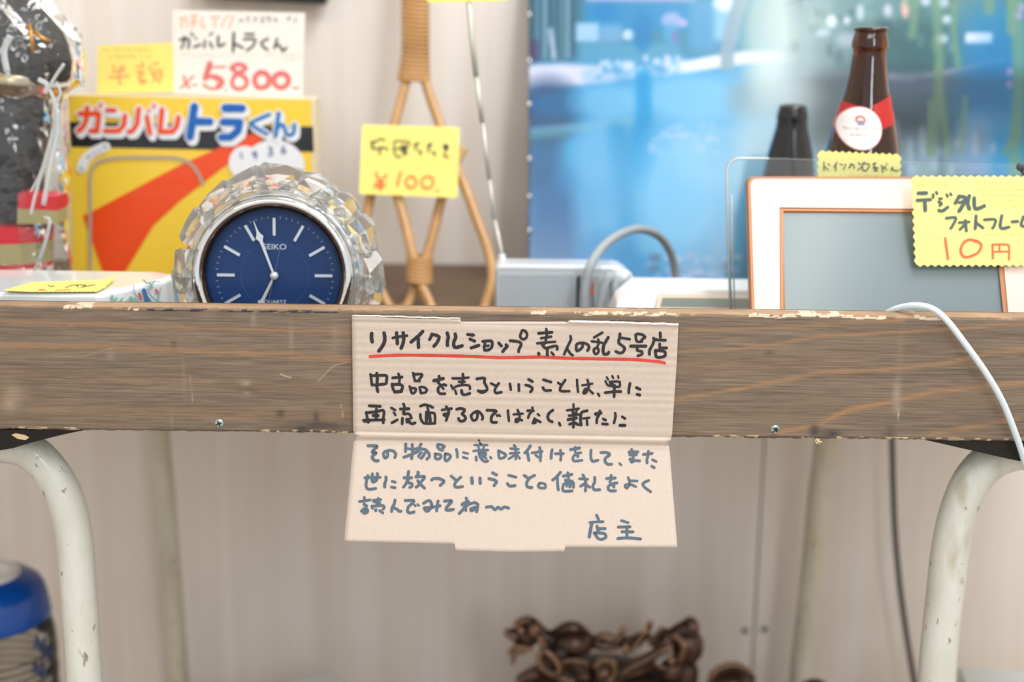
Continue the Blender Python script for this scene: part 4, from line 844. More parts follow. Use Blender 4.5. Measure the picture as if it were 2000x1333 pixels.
for hw, py, cx in lv:
    o0 = P(cx, py, YD-.01)
    for k_ in range(nC):
        t = 2*math.pi*k_/nC; w_ = 1+rr.uniform(-.045, .045); vs.append((o0.x+hw*sD*math.cos(t)*w_, o0.y+.62*hw*sD*math.sin(t)*w_, o0.z+rr.uniform(-.003, .003)))
fs = []
for i in range(len(lv)-1):
    for k_ in range(nC):
        q_ = (i*nC+k_, i*nC+(k_+1) % nC, (i+1)*nC+(k_+1) % nC, (i+1)*nC+k_); fs += [(q_[0], q_[1], q_[2]), (q_[0], q_[2], q_[3])]
obj('cellophane_wrap', vs, fs, m_cel, bund)
m_fold = mat('cellophane_fold', (236, 242, 244), .15, trans=.55, ior=1.3, coat=.5)
mb = MB()
for pts, r_ in (([(92, 165), (108, 200), (112, 225), (100, 280), (72, 370), (60, 420)], .0016), ([(112, 215), (112, 260), (100, 320), (85, 400)], .0024), ([(60, 375), (82, 330), (104, 250)], .0012), ([(20, 70), (8, 100), (14, 140)], .003), ([(0, 95), (10, 115), (16, 150)], .0022),
                 ([(125, 125), (108, 150), (96, 172)], .0016), ([(110, 160), (118, 180), (112, 200)], .0012), ([(98, 432), (90, 470), (76, 510)], .0018), ([(86, 425), (98, 435), (80, 500), (60, 540)], .0012), ([(75, 155), (92, 165), (88, 182)], .0022), ([(155, 135), (162, 170)], .0016), ([(45, 45), (10, 20), (-10, 5)], .0014)):
    mb.tube(catmull([P(a_, b_, .215) for a_, b_ in pts], 5), r_, 6)
mb.build('cellophane_crease', m_fold, bund, True, kind='stuff')
# ---------------------------------------------------------------- portable radio
YR = .27
rad = empty('portable_radio', P(1100, 640, YR+.015), 'silver portable radio with dotted speaker grille and raised aerial', 'radio')
m_sil = mat('silver_plastic', (214, 222, 228), .3, .25); m_dk = mat('dark_plastic', (70, 78, 86), .5); m_gr = mat('grille_grey', (190, 202, 210), .5, .1)
L_, T_, Rg = P(967, 515, YR).x, P(1100, 518, YR).z, P(1238, 520, YR).x
pts = []
def arc(cx, cz, r_, a0, a1, n=10): return [(cx+r_*math.cos(R(a0+(a1-a0)*k_/n)), cz+r_*math.sin(R(a0+(a1-a0)*k_/n))) for k_ in range(n+1)]
rb_ = .021
pts = arc(L_+.005, T_-.005, .005, 180, 90, 6)+arc(Rg-rb_, T_-rb_, rb_, 90, 0, 12)+arc(Rg-rb_, SH+.012, rb_*.9, 0, -40, 5)+[(Rg-.014, SH+.0005), (L_+.002, SH+.0005), (L_, SH+.003)]
q = MB().slab([(x, YR, z) for x, z in pts][::-1], (0, .034, 0)).build('case', m_sil, rad); bevel(q, .003, 4, 50)
fr_ = lambda px, py, lift=0.0: P(px, py, YR-.0006-lift)
MB().slab([fr_(a_, b_) for a_, b_ in ((972, 535), (1100, 536), (1124, 534), (1124, 640), (972, 640))], (0, .001, 0)).build('speaker_grille', m_gr, rad)
mb = MB()
for i in range(31):
    for j in range(20):
        c = fr_(978+i*4.7, 540+j*4.7, .0002); mb.ell(c, (.00045, .0001, .00045), 6)
mb.build('grille_holes', m_dk, rad, kind='stuff')
MB().slab([fr_(a_, b_, .0004) for a_, b_ in ((1126, 541), (1134, 538), (1133, 640), (1123, 640))], (0, .001, 0)).build('groove', m_dk, rad)
MB().slab([fr_(a_, b_, .0003) for a_, b_ in ((1136, 540), (1172, 540), (1172, 640), (1136, 640))], (0, .001, 0)).build('tuning_window', mat('window_grey', (176, 186, 190), .25), rad)
mb = MB(); strokes(mb, "w2.6 1157 552 1158 600", 0, 0, 1, 2, fr_, .0008); mb.build('tuning_needle', m_dk, rad)
mb = MB(); strokes(mb, "w4 1157 554 1157.5 558/w5.5 1156.5 567 1157 574", 0, 0, 1, 2, fr_, .0012); mb.build('tuning_marks', mat('needle_orange', (236, 92, 60), .5), rad)
c = P(1215, 548, YR); MX = Matrix.Rotation(R(90), 4, 'X')
kn = MB().lathe([(0, .006), (.009, .0058), (.0105, .0045), (.0108, -.001)], c, 36, MX).build('dial_knob', m_sil, rad, True)
MB().slab([fr_(a_, b_, .0003) for a_, b_ in ((1208, 570), (1217, 570), (1217, 577), (1207, 577))], (0, .001, 0)).build('switch', m_dk, rad)
MB().slab([fr_(a_, b_, .0003) for a_, b_ in ((1207, 584), (1216, 584), (1215, 594), (1207, 594))], (0, .001, 0)).build('switch', mat('switch_maroon', (96, 52, 66), .5), rad)
# aerial : telescopic sections
pa = [(982, 519), (978, 485), (966, 430), (956, 350), (942, 240), (930, 150), (921, 70), (912, -40)]
ya = lambda i: YR+.024+.004*i
ap = [P(x, y, ya(i)) for i, (x, y) in enumerate(pa)]
an = MB().tube(ap[:3], .0019, 12).tube(ap[2:4], .0017, 12).tube(ap[3:5], .0021, 12).tube(ap[4:6], .0024, 12).tube(ap[5:], .0027, 12).build('aerial', mat('aerial_chrome', (206, 206, 196), .42, .35), rad, True)
MB().tube([ap[0]-Vector((0, 0, .006)), ap[0], ap[1]-(ap[1]-ap[0])*.35], .0036, 14).build('aerial_hinge', m_sil, an, True)
t4 = price_tag('price_tag', [(833, -60), (992, -62), (990, 0.5), (836, 4)], plane(YR+.047), 'yellow pinked tag hanging at the top of the radio aerial', n=9, t=2.2)
# ---------------------------------------------------------------- grey cable looped over the radio
m_gc = mat('grey_cable', (160, 170, 176), .5)
gc = MB(); Yg = .235
gc.tube(catmull([P(a_, b_, y_) for a_, b_, y_ in ((1142, 660, Yg), (1140, 600, Yg), (1143, 555, Yg), (1155, 515, Yg+.004), (1180, 480, Yg+.03), (1215, 456, Yg+.06), (1250, 448, Yg+.09), (1285, 460, Yg+.12), (1308, 490, Yg+.14), (1319, 530, Yg+.15), (1321, 580, Yg+.15), (1318, 650, Yg+.15))], 10), .0040, 16)
gc.tube(catmull([P(a_, b_, y_) for a_, b_, y_ in ((1166, 660, Yg-.005), (1172, 600, Yg-.005), (1180, 560, Yg-.005), (1189, 541, Yg-.004), (1197, 548, Yg), (1200, 575, Yg), (1200, 655, Yg))], 8), .0040, 16)
gc.build('grey_cable', m_gc, smooth=True, label='thick grey cable arching in a loop over the silver radio', cat='cable')
# ---------------------------------------------------------------- white desk device with lcd
YW = .17
dev = empty('desk_phone', P(1330, 640, YW+.03), 'white desk device with grey display beside the radio, behind clear acrylic', 'device')
m_wpl = mat('white_plastic', (238, 236, 236), .3, coat=.2)
mb = MB()
A1 = [P(1193, 625, YW), P(1207, 592, YW+.004), P(1243, 562, YW+.03), P(1500, 566, YW+.03), P(1500, 625, YW)]
front = [Vector((A1[0].x, YW, SH)), A1[0], A1[1], A1[2], A1[3], A1[4], Vector((A1[4].x, YW, SH))]
mb.slab(front[::-1], (0, .05, 0)); q = mb.build('case', m_wpl, dev); bevel(q, .002, 3, 30)
fw = lambda px, py, lift=0.0: P(px, py, YW+(612-py)*.0006-lift)
q = MB().slab([fw(a_, b_, .0016) for a_, b_ in ((1286, 574), (1480, 578), (1482, 640), (1276, 636))], (0, .0012, 0)).build('display_frame', mat('beige_frame', (214, 198, 182), .4), dev)
MB().slab([fw(a_, b_, .0022) for a_, b_ in ((1294, 582), (1474, 584), (1476, 602), (1289, 600))], (0, .0006, 0)).build('display', mat('lcd_green_grey', (112, 124, 118), .2), dev)
# ---------------------------------------------------------------- bottles
m_amb = mat('amber_glass', (118, 62, 22), .03, trans=.93, ior=1.5, coat=.3)
def bottle(cx, base_y, prof, Y, m, name, label):
    p = P(cx, 300, Y); e = empty('glass_bottle', (p.x, Y, SH), label, 'bottle')
    b_ = MB().lathe(prof, (p.x, Y, 0), 48).build('body', m, e, True); return e, p
Yb = .215; sb = PXS(Yb); cxp = 1700
def zz(py): return P(cxp, py, Yb).z
prof = [(0, SH+.0002), (.030, SH+.0002), (.033, SH+.004), (.0335, zz(420)), (.0335, zz(345)), (.0325, zz(310)), (.0292, zz(270)), (.0245, zz(225)), (.0190, zz(180)), (.0160, zz(145)), (.0144, zz(110)), (.0140, zz(99)), (.0146, zz(96.5)), (.0156, zz(93)), (.0156, zz(89)), (.0150, zz(78)), (.0138, zz(67)), (.0132, zz(63)), (.0144, zz(60)), (.0146, zz(57)), (.0140, zz(54)), (.0128, zz(52.5)), (.0095, zz(54)), (.009, zz(62)), (.0105, zz(110)), (.030, zz(310)), (.030, SH+.006), (0, SH+.006)]
bot, bp = bottle(1685, 0, prof, Yb, m_amb, 'bottle', 'tall brown beer bottle with red neck band and round white label')
def rad_at(z):
    pr = [(r_, z_) for r_, z_ in prof[:16]]
    for (r0, z0), (r1, z1) in zip(pr[:-1], pr[1:]):
        if min(z0, z1) <= z <= max(z0, z1) and z1 != z0: return r0+(r1-r0)*(z-z0)/(z1-z0)
    return .033
def BF(px, py, lift=0.0):        # wrap a pixel drawing on the bottle shoulder
    q = P(px, py, Yb-.02); r_ = rad_at(q.z)+.0004+lift; x = max(-.999, min(.999, (q.x-bp.x)/r_)); return Vector((bp.x+r_*x, Yb-r_*math.sqrt(1-x*x), q.z))
def wrap_poly(name, fnx, y0, y1, m, lift, par, n=24, k_=16):
    vs = []; 
    for i in range(k_+1):
        for j in range(n+1):
            px, py = fnx(j/n, i/k_); vs.append(BF(px, py, lift))
    return obj(name, vs, [f[::-1] for f in grid_faces(k_+1, n+1)], m, par, True)
m_lr = mat('label_red', (186, 40, 38), .45); m_lw = mat('label_white', (240, 240, 242), .5)
for sgn in (-1, 1):       # two red wings of the neck band, seen left and right of the round label
    def fx(u, v, sgn=sgn):
        z0 = 250 - 20*v if False else 0
        x_in, x_out = 1690+sgn*14, (1629 if sgn < 0 else 1746)+sgn*4*v*u
        yt = 208-18*u if sgn < 0 else 206-20*u
        py = (yt if sgn < 0 else yt)+v*(52+4*u); return x_in+(x_out-x_in)*u, py
    wrap_poly('neck_band', fx, 0, 0, m_lr, .0002, bot)
def disc(cx, cy, rx, ry, sx=0.0): return lambda u, v: (cx+rx*v*math.cos(2*math.pi*u)+sx*v*ry*math.sin(2*math.pi*u), cy+ry*v*math.sin(2*math.pi*u))
wrap_poly('label_rim', disc(1678, 250, 41.5, 42.5), 0, 0, mat('label_pink', (214, 130, 130), .5), .0006, bot, 48, 10)
wrap_poly('label_disc', disc(1678, 250, 39.5, 40.5), 0, 0, m_lw, .0010, bot, 48, 10)
mb = MB(); strokes(mb, "w3.4 1671 236 1671 230 1675 227 1680 227 1685 230 1686 236", 0, 0, 1, 3, BF, .0014); mb.build('label_arch', mat('arch_orange', (232, 110, 80), .5), bot)
mb = MB(); strokes(mb, "w5 1675 237 1682 237/w4 1674 241 1684 241", 0, 0, 1, 3, BF, .0014); mb.build('label_emblem', mat('arch_grey', (150, 146, 160), .5), bot)
mb = MB(); strokes(mb, scribble(1648, 1712, 250, 5, 31, 1, .9)+'/'+scribble(1658, 1698, 262, 4, 32, 1, .8), 0, 0, 1, 1, BF, .0014); mb.build('label_text', mat('text_pink', (226, 130, 120), .5), bot)
Y2 = .43
def z2(py): return P(1545, py, Y2).z
prof2 = [(0, SH+.0002), (.028, SH+.0002), (.030, SH+.004), (.030, z2(420)), (.0275, z2(350)), (.0225, z2(300)), (.0165, z2(255)), (.0150, z2(238)), (.0155, z2(232)), (.0150, z2(222)), (.0138, z2(212)), (.0134, z2(206)), (.0105, z2(204)), (.009, z2(212)), (.012, z2(255)), (.026, z2(350)), (.026, SH+.005), (0, SH+.005)]
bottle(1543, 0, prof2, Y2, mat('dark_glass', (26, 26, 30), .08, trans=.15, coat=.4), 'bottle', 'small dark bottle at the back near the poster, behind the acrylic edge')
f6 = plane(.168)
t5 = price_tag('price_tag', [(1600, 297), (1757, 304), (1757, 400), (1599, 398)], f6, 'narrow yellow pinked tag in front of the brown beer bottle', m_yel2, n=13, t=4)
lettering(t5, 'black_handwriting', [(1590, 290, 11.11, "w26 215 300 215 480/w24 225 390 310 470/w22 300 330 345 370/w28 500 300 430 400/w30 470 360 470 480/w24 560 340 620 360/w24 690 340 640 460/w34 820 340 760 420/w28 790 345 860 360 870 430/w26 960 310 1010 350/w24 950 470 1030 400/w30 1050 330 1180 340 1190 400 1120 490 1050 450 1060 340/w26 1090 290 1090 330/w34 1280 340 1340 320/w30 1300 330 1340 490/w40 1290 420 1380 430/w30 1310 480 1370 490/w30 1460 370 1510 430 1550 380/w28 1480 430 1490 520/w22 1570 330 1590 350/w26 1540 420 1570 470/w34 1700 410 1680 470/w26 1690 440 1760 490 1830 480")], m_pen, f6)
lettering(t5, 'small_print', [(0, 0, 1, scribble(1640, 1740, 343, 4, 41, 1, .8))], m_fine, f6)
# ---------------------------------------------------------------- acrylic sheet
def lean(Y0, k_): return lambda px, py, lift=0.0: P(px, py, Y0+(612-py)*k_-lift)
fa = lean(.150, .00001)
oa = [(1425, 640)]+[(1418, 336)]+[(1418+26*(1-math.cos(t)), 334-26*math.sin(t)) for t in [math.pi/2*k_/8 for k_ in range(1, 9)]]+[(2120, 322), (2150, 350), (2150, 660)]
q = MB().slab([fa(a_, b_) for a_, b_ in oa][::-1], (0, .0042, 0)).build('acrylic_sheet', pane_mat('acrylic', (250, 253, 253), .02, fres=1.3, haze=.03), label='clear acrylic sheet with rounded corner standing behind the digital frame', cat='sheet'); bevel(q, .0009, 3, 60)
mb = MB(); mb.tube([fa(a_+1.5, b_+1.5, .0004) for a_, b_ in [(1427, 640), (1418.5, 380)]+oa[1:10]+[(1500, 308.5)]], .0011, 8); mb.tube([fa(a_, b_, .0004) for a_, b_ in ((1437, 640), (1431, 500), (1429, 380))], .0006, 6); mb.build('edge_glint', mat('glint_white', (236, 244, 244), .15, trans=.35), q, True)  # pale strips added for the light caught along the sheet's edge
mb = MB(); # ground contact
# ---------------------------------------------------------------- digital photo frame
ff_ = lean(.092, .000175)
fra = empty('photo_frame', (ff_(1720, 640).x, .11, SH), 'pale pink digital photo frame with copper edges and blank grey screen', 'photo frame')
def pyshelf(fn, px):
    a_, b_ = 600.0, 1100.0
    for _ in range(40):
        m_ = (a_+b_)/2
        if fn(px, m_).z > SH+.0004: a_ = m_
        else: b_ = m_
    return a_
PB = pyshelf(ff_, 1750)-6
m_pk = mat('pale_pink', (240, 217, 207), .35, coat=.2); m_cu = mat('copper_edge', (186, 130, 92), .35, .3); m_scr = mat('grey_screen', (124, 140, 146), .18, spec=.6)
def rr_out(x0, x1, y0, y1, xs0, r_):   # rounded top corners, straight bottom
    return [(x0+xs0, y1)]+[(x0+r_*(1-math.cos(t)), y0+r_*(1-math.sin(t))) for t in [math.pi/2*k_/6 for k_ in range(7)]]+[(x1-r_*(1-math.cos(t)), y0+r_*(1-math.sin(t))+.5) for t in [math.pi/2*k_/6 for k_ in range(6, -1, -1)]]+[(x1+14, y1)]
outer = rr_out(1459, 2052, 348, PB, 12, 14)
back = MB().slab([ff_(a_, b_, -.002) for a_, b_ in outer][::-1], (0, .012, 0)).build('back_shell', m_cu, fra); bevel(back, .0012, 3, 40)
# front rim as one ring mesh
inn = [(1540, PB), (1527, 411), (1944, 415), (1975, PB)]
def ringmesh(o_, i_, l0, l1, m, name):
    n = len(o_)
    ocorr = o_
    # map outer points to nearest inner param
    I = []
    for (x, y) in o_:
        if y >= PB-5 and x < 1700: I.append(i_[0])
        elif x < 1700: I.append((i_[1][0]+max(0, 0), i_[1][1]))
        elif y >= PB-5: I.append(i_[3])
        else: I.append(i_[2])
    vs = [ff_(a_, b_, l0) for a_, b_ in o_]+[ff_(a_, b_, l1) for a_, b_ in I]+[ff_(a_, b_, -.002) for a_, b_ in o_]
    fs = [(k_, k_+1, n+k_+1, n+k_) for k_ in range(n-1)]+[(k_, 2*n+k_, 2*n+k_+1, k_+1) for k_ in range(n-1)]
    return obj(name, vs, [f[::-1] for f in fs], m, fra)
rim = rr_out(1466, 2046, 350, PB, 13, 12)
ringmesh(rim, [(1524, PB), (1522.5, 405), (1951, 410), (1984, PB)], .0035, .0035, m_pk, 'front_rim')
ringmesh(rr_out(1461, 2050, 348.5, PB, 12.5, 14), [(x, y) for x, y in ((1530, PB), (1530, 412), (1940, 416), (1976, PB))], .0028, .0028, m_cu, 'copper_bevel')
mb = MB()
si, so_ = [(1524, PB), (1522.5, 405), (1951, 410), (1984, PB)], [(1538, PB), (1529.5, 417), (1943, 419), (1974, PB)]
vs = [ff_(a_, b_, .0036) for a_, b_ in si]+[ff_(a_, b_, .0002) for a_, b_ in so_]
obj('inner_bevel', vs, [(0, 4, 5, 1), (1, 5, 6, 2), (2, 6, 7, 3)], m_cu, fra)
obj('screen', [ff_(a_, b_, .0004) for a_, b_ in ((1528, PB), (1524, 410), (1952, 412), (1982, PB))], [(0, 3, 2, 1)], m_scr, fra)
f7 = lambda px, py, lift=0.0: P(px, py, .100+(520-py)*.00008-lift)
t6 = price_tag('price_tag', [(1783, 347), (2010, 347), (2008, 517), (1790, 517)], f7, 'large pale yellow pinked tag marked 10 yen on the photo frame', m_yel2, n=14.2, t=4.6)
lettering(t6, 'black_handwriting', [(1770, 330, 6.665, """w50 160 317 262 315/w44 145 410 315 400/w50 242 420 248 540/w36 350 335 352 372/w34 392 302 402 325/w38 432 388 462 388/w38 425 430 462 452 440 475/w42 425 540 470 548 540 500/w34 528 335 540 360/w34 575 322 588 338/w46 690 355 640 445/w50 695 360 768 375 745 460 690 548/w38 690 440 740 425/w50 822 352 800 440 822 520/w48 885 380 892 500 930 518 1018 482/w36 522 642 645 635 620 710 580 775/w34 690 700 820 690/w38 770 672 785 808/w36 765 725 700 788/w40 910 612 900 778/w36 912 700 1000 768/w36 1018 662 1158 660 1150 730 1125 772/w40 1245 610 1228 768 1338 758/w40 1380 688 1450 684/w40 1528 625 1500 735 1600 752/w36 1570 690 1610 770""")], mat('faded_green_black', (88, 104, 100), .7), f7)
lettering(t6, 'red_handwriting', [(1770, 330, 6.665, """w32 508 905 545 1172/w34 905 945 830 920 750 960 710 1050 730 1120 790 1150 930 1095 978 1000 940 950 885 930/w28 1125 990 1130 1165/w26 1120 985 1310 985 1340 1030 1338 1180/w24 1216 990 1212 1070/w22 1130 1078 1330 1075""")], mat('coral_marker', (246, 116, 82), .7), f7)
lettering(t6, 'small_print', [(0, 0, 1, scribble(1905, 2000, 357, 5, 51, 1, .9)), (0, 0, 1, scribble(1908, 2000, 370, 5, 52, 1, .9)), (0, 0, 1, scribble(1912, 2000, 381, 5, 53, 1, .9)), (0, 0, 1, scribble(1916, 2000, 392, 5, 54, 1, .9)), (0, 0, 1, scribble(1930, 2000, 402, 5, 55, 1, .9)), (0, 0, 1, scribble(1925, 2000, 458, 4, 56, 1, .9)), (1770, 330, 6.665, "w6 135 165 135 220/w6 135 165 175 190 135 220/w6 198 190 200 218/w6 225 190 212 205 228 215 232 195 228 235/w6 250 190 252 218/w6 300 200 315 200/w6 350 185 335 200 350 215/w6 370 180 372 215/w6 365 190 385 190/w6 405 195 395 210 415 215 415 195/w6 430 195 432 215 450 200 452 215/w6 490 195 475 205 490 215/w6 510 205 530 200 515 195 512 212 535 215")], mat('tan_print', (214, 200, 124), .8), f7)
# dark hinge knob at the frame's right, behind the tag
mb = MB().tube([P(1994, 327, .12), P(2004, 345, .118), P(2020, 370, .116)], .0022, 10); mb.ell(P(1993, 326, .118), (.0035, .003, .0035), 12); mb.build('wire_stem', m_dk, fra, True)
# ---------------------------------------------------------------- white lead hanging over the front board
m_lead = mat('white_lead', (214, 230, 240), .35)
pl = [(1640, 655, .045), (1690, 634, .035), (1728, 614, .022), (1755, 602, .012), (1790, 597, .002), (1822, 604, -.004), (1850, 627, -.010), (1885, 672, -.013), (1925, 728, -.014), (1958, 785, -.013), (1984, 850, -.010), (2002, 905, -.006), (2015, 960, -.002), (2022, 1040, .004)]
MB().tube(catmull([P(*q_) for q_ in pl], 10), .00235, 18).build('white_cable', m_lead, smooth=True, label='thin white cable hanging over the right end of the wooden board', cat='cable')
# ---------------------------------------------------------------- under the table
bk = MB().tube(catmull([P(a_, b_, .59) for a_, b_ in ((1735, 700), (1742, 862), (1744, 940), (1748, 1040), (1758, 1150), (1772, 1250), (1786, 1333), (1798, 1400))]+[Vector((P(1805, 1430, .59).x, .59, .006))], 8), .0032, 12).build('black_cable', mat('black_sleeve', (28, 26, 26), .45), smooth=True, label='black cable hanging down the wall behind the right legs', cat='cable')
# jar with blue lid
YJ = .36; jc = P(-22, 1200, YJ); sJ = PXS(YJ)*1.03
jar = empty('storage_jar', (jc.x, YJ, 0), 'clear ribbed jar with blue and white screw lid, lower left under the table', 'jar')
zr = P(-22, 1240, YJ-.05).z
rL = 124*sJ
m_blue = mat('blue_plastic', (0, 78, 172), .25, coat=.3); m_wl = mat('white_plastic_lid', (226, 228, 226), .2, coat=.3)
MB().lathe([(rL*.5, zr+.044), (rL*.72, zr+.0405), (rL*.86, zr+.034), (rL*.93, zr+.026), (rL*.99, zr+.004), (rL*1.0, zr-.002), (rL*.97, zr-.004), (rL*.9, zr+.0), (rL*.5, zr+.03)], (jc.x, YJ, 0), 72).build('lid', m_blue, jar, True)
MB().lathe([(0, zr+.043), (rL*.28, zr+.0432), (rL*.33, zr+.046), (rL*.50, zr+.0475), (rL*.545, zr+.046), (rL*.555, zr+.0425), (rL*.4, zr+.036), (0, zr+.036)], (jc.x, YJ, 0), 64).build('lid_disc', m_wl, jar, True)
pj = [(0, .0), (rL*.9, .0), (rL*1.02, .008), (rL*1.04, .03)]
zt3 = zr-.026
nrb = 9
for i in range(nrb*6+1):
    z = .05+(zt3-.05)*i/(nrb*6); pj.append((rL*(1.045+.012*math.sin(i*math.pi*2/6)), z))
pj += [(rL*1.0, zr-.012), (rL*.93, zr-.004), (rL*.90, zr+.01), (rL*.88, zr+.01), (rL*.90, zr-.008), (rL*1.0, zt3-.004), (rL*1.0, .03), (rL*.95, .006), (0, .006)]
m_jar = pane_mat('clear_jar', (240, 240, 238), .1, fres=1.25)
MB().lathe(pj, (jc.x, YJ, 0), 72).build('glass_body', m_jar, jar, True)
mb = MB()
for i in range(7):      # moulded dark rings seen through the jar
    z = zt3-.012-i*.0085
    mb.lathe([(rL*1.052, z), (rL*1.058, z+.0018), (rL*1.052, z+.0036)], (jc.x, YJ, 0), 60)
mb.build('grip_ribs', pane_mat('jar_rib', (186, 184, 184), .3, fres=1.2), jar, True)
mb = MB()
for t0, z0, w_ in ((-30, -.008, .02), (-22, -.02, .012), (-34, -.035, .016)):
    q_ = [Vector((jc.x+rL*1.062*math.cos(R(t0+k_*3)), YJ+rL*1.062*math.sin(R(t0+k_*3)), zt3+.012+z0+.010*math.sin(k_*1.7))) for k_ in range(5)]
    mb.tube(q_, .0022, 6)
mb.build('printed_figure', mat('jar_print', (70, 90, 130), .5), jar, True)
# white carton by the wall
def carton(cx, cy, Y, wx, wy, rot, m, label, extra=None):
    top = P(cx, cy, Y); e = empty('carton', (top.x, Y, 0), label, 'box')
    M = Matrix.Translation((top.x, Y, 0)) @ Matrix.Rotation(R(rot), 4, 'Z')
    q = MB().box(-wx, 0, -wy, 0, 0, top.z, M).build('box_body', m, e); bevel(q, .002, 3); return e, M, top
carton(650, 1311, .52, .15, .12, 33, mat('white_carton', (226, 232, 232), .5), 'white carton whose top corner rises below the cardboard notice')
e, M, top = carton(1872, 1302, .40, -.2, .14, -8, mat('white_carton', (226, 232, 232), .5), 'white and blue box low on the right, behind the leg')
MB().box(.004, .2, -.141, -.139, .0, top.z-.006, M).build('blue_panel', m_blue, e)
# ---------------------------------------------------------------- bronze beast statue (one remeshed body)
YS = .44; sS = PXS(YS)*1.03
m_brz = mat('bronze', (44, 35, 30), .28, .5, rgb2=(74, 52, 40), scale=40, bump=.6, bscale=120)
nt = m_brz.node_tree; b_ = nt.nodes['Principled BSDF']
g = nt.nodes.new('ShaderNodeNewGeometry'); r_ = nt.nodes.new('ShaderNodeMapRange'); r_.inputs[1].default_value = .505; r_.inputs[2].default_value = .59
mx = nt.nodes.new('ShaderNodeMix'); mx.data_type = 'RGBA'; mx.inputs[7].default_value = lin((214, 172, 140))+(1,)  # raised edges get a warm highlight mixed into the base colour
old = b_.inputs['Base Color'].links[0].from_socket
nt.links.new(g.outputs['Pointiness'], r_.inputs[0]); nt.links.new(r_.outputs[0], mx.inputs[0]); nt.links.new(old, mx.inputs[6]); nt.links.new(mx.outputs[2], b_.inputs['Base Color'])
def SP(px, py, dy=0.0): return P(px, py, YS+dy)
def statue(name, build, label, voxel=.0016):
    mb = MB(); build(mb)
    o = mb.build(name, m_brz, smooth=True, label=label, cat='statue')
    r = o.modifiers.new('r', 'REMESH'); r.mode = 'VOXEL'; r.voxel_size = voxel; r.use_smooth_shade = True
    s = o.modifiers.new('sm', 'SMOOTH'); s.iterations = 2; s.factor = .5
    return o
def E(mb, px, py, rx, ry, dy=0.0, rd_=None, rot=0.0):
    M = Matrix.Rotation(R(rot), 4, 'Y'); mb.ell(SP(px, py, dy), (rx*1.1*sS, (rd_ or (rx+ry)/2)*1.1*sS, ry*1.12*sS), 20, M)
def Tb(mb, pts, r0, r1=None, dy=0.0):
    c = catmull([SP(a, b, dy+(q_[0] if q_ else 0)) for a, b, *q_ in pts], 6); n = len(c); r1 = r0 if r1 is None else r1
    r0 *= 1.35; r1 *= 1.35; mb.tube(c, r0*sS, 12, True, [(r0+(r1-r0)*i/(n-1))*sS for i in range(n)])
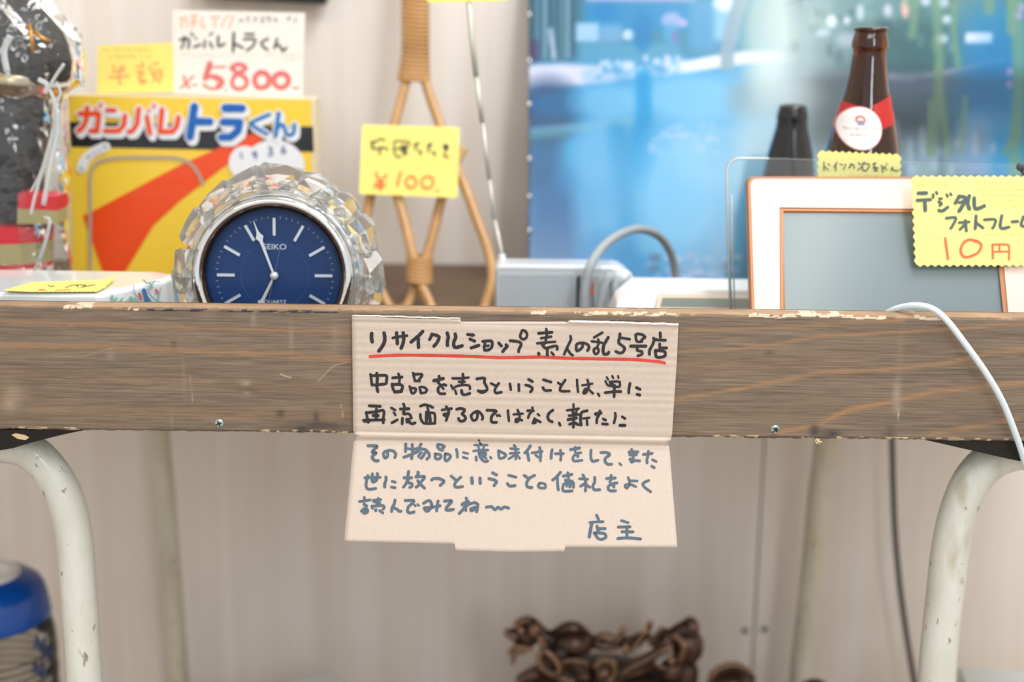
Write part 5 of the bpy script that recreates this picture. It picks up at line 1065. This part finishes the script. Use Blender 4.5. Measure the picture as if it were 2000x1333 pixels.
def beast(mb):
    # head, snout, jaw, brow and ear, facing left
    E(mb, 1030, 1240, 24, 24); E(mb, 1003, 1240, 17, 11, -.004, 14, 20); E(mb, 990, 1236, 8, 8, -.006)
    E(mb, 1012, 1272, 22, 8, -.006, 12, -12); E(mb, 1022, 1258, 20, 14, .002)
    Tb(mb, [(1004, 1226), (1018, 1214), (1036, 1212), (1052, 1224)], 6, 7, -.008); E(mb, 1017, 1232, 6, 6, -.022); E(mb, 1043, 1232, 12, 15, -.016, 12)
    for i in range(6): E(mb, 1000+i*8, 1262+i*1.5, 3.2, 6, -.016, 4)
    for i in range(5): E(mb, 1056+i*5, 1250+i*9, 8, 5, -.02, 6, 35)
    Tb(mb, [(1005, 1285), (1000, 1297), (1006, 1292)], 5, 3, -.006)
    Tb(mb, [(1044, 1226), (1062, 1244), (1080, 1250), (1100, 1244)], 12, 16)
    # humped back and tail
    E(mb, 1118, 1254, 42, 30, 0, 34); E(mb, 1095, 1268, 40, 24, 0, 34); Tb(mb, [(1085, 1244), (1108, 1228), (1130, 1230), (1152, 1250), (1180, 1262), (1215, 1256), (1250, 1244), (1268, 1226), (1270, 1213)], 12, 5)
    E(mb, 1180, 1242, 17, 7, 0, 8, -8); Tb(mb, [(1205, 1252), (1214, 1240), (1218, 1224)], 7, 5, -.004)
    for i in range(5): Tb(mb, [(1222+i*6, 1272-i*3), (1245+i*6, 1258-i*4), (1262+i*4, 1226+i*8)], 5, 3, -.012+i*.001)
    Tb(mb, [(1270, 1262), (1284, 1240), (1294, 1222)], 7, 3, .004); Tb(mb, [(1278, 1262), (1296, 1250), (1296, 1226)], 6, 3, .004)
    # club or gourd on the right
    E(mb, 1343, 1262, 31, 36, 0, 30); E(mb, 1350, 1224, 16, 17, 0, 16); E(mb, 1348, 1214, 13, 9)
    Tb(mb, [(1305, 1250), (1330, 1232), (1350, 1222)], 14, 12); Tb(mb, [(1318, 1240, -.016), (1336, 1262, -.022), (1326, 1290, -.018), (1310, 1284, -.016)], 6, 5)
    Tb(mb, [(1200, 1322, -.02), (1240, 1300, -.022), (1280, 1278, -.022), (1312, 1262, -.02)], 10, 8); E(mb, 1222, 1270, 6, 12, -.018, 6)
    # front coils, rings and mane strands
    Tb(mb, [(1060, 1270, -.022), (1052, 1286, -.024), (1062, 1308, -.026), (1084, 1318, -.026), (1092, 1304, -.026), (1078, 1282, -.024), (1062, 1270, -.022)], 5, 5)
    E(mb, 1072, 1292, 9, 14, -.018, 8, 20); Tb(mb, [(1052, 1282, -.02), (1080, 1316, -.024), (1120, 1334, -.024)], 7, 6)
    Tb(mb, [(1162, 1304, -.026), (1176, 1290, -.028), (1196, 1294, -.028), (1200, 1316, -.026), (1188, 1334, -.026)], 6, 5); E(mb, 1180, 1318, 17, 18, -.018, 14)
    for i in range(8):
        Tb(mb, [(1085+i*4, 1296+i*4, -.022), (1120+i*3, 1290+i*5, -.026), (1150, 1296+i*4, -.022)], 3.4, 2)
        Tb(mb, [(1205+i*3, 1326-i*2, -.022), (1245+i*4, 1316-i*3, -.026), (1282+i*3, 1304-i*2+i*3, -.02)], 3.4, 2)
    E(mb, 1310, 1307, 21, 22, -.012, 20); E(mb, 1311, 1290, 8, 9, -.02); E(mb, 1340, 1318, 24, 40, .004, 24)
    Tb(mb, [(1010, 1333), (1040, 1318), (1070, 1322)], 9, 12, .0)
    # bulk down to its plinth on the floor
    E(mb, 1170, 1345, 165, 62, .01, 80); E(mb, 1175, 1440, 150, 120, .01, 90)
    z1 = SP(1170, 1500).z; c = SP(1175, 1450); mb.lathe([(0, .0), (.095, .0), (.098, .012), (.088, .03), (.07, z1*.6), (.06, z1+.02), (0, z1+.02)], (c.x, YS+.01, 0), 40)
statue('beast_statue', beast, 'dark bronze beast figure with open jaws and curled tail on the floor')
def dome(mb):
    E(mb, 1430, 1340, 45, 38, 0, 40); Tb(mb, [(1386, 1340, 0), (1392, 1316, 0), (1420, 1300, 0), (1450, 1304, 0), (1474, 1328, 0)], 5, 5, -.004)
    c = SP(1435, 1400); mb.lathe([(0, 0), (.045, 0), (.048, .01), (.03, .03), (.026, c.z), (0, c.z)], (c.x, YS, 0), 32)
statue('mallet_head', dome, 'rounded bronze mallet head standing between the statue and rear leg')
def dome2(mb):
    E(mb, 1592, 1350, 30, 22, 0, 26); c = SP(1592, 1400); mb.lathe([(0, 0), (.03, 0), (.032, .01), (.02, .03), (.016, c.z), (0, c.z)], (c.x, YS, 0), 32)
statue('bronze_finial', dome2, 'small bronze knob just showing at the foot of the rear leg')

# everything on the shelf ends at the shelf
for rt in [o for o in COL.objects if o.parent is None and o.name.split('.')[0] in ('photo_frame', 'rattan_beater', 'toy_box', 'wrapped_bundle', 'grey_cable', 'landscape_poster', 'desk_phone', 'portable_radio', 'desk_clock', 'acrylic_sheet', 'price_tag', 'glass_bottle', 'white_cable', 'porcelain_box')]:
    for o in [rt]+list(rt.children_recursive):
        if o.type != 'MESH': continue
        for v in o.data.vertices:
            if v.co.z < SH+.0003 and (rt.name != 'white_cable' or v.co.y > .015): v.co.z = SH+.0003+.00002*((v.index*7) % 5)
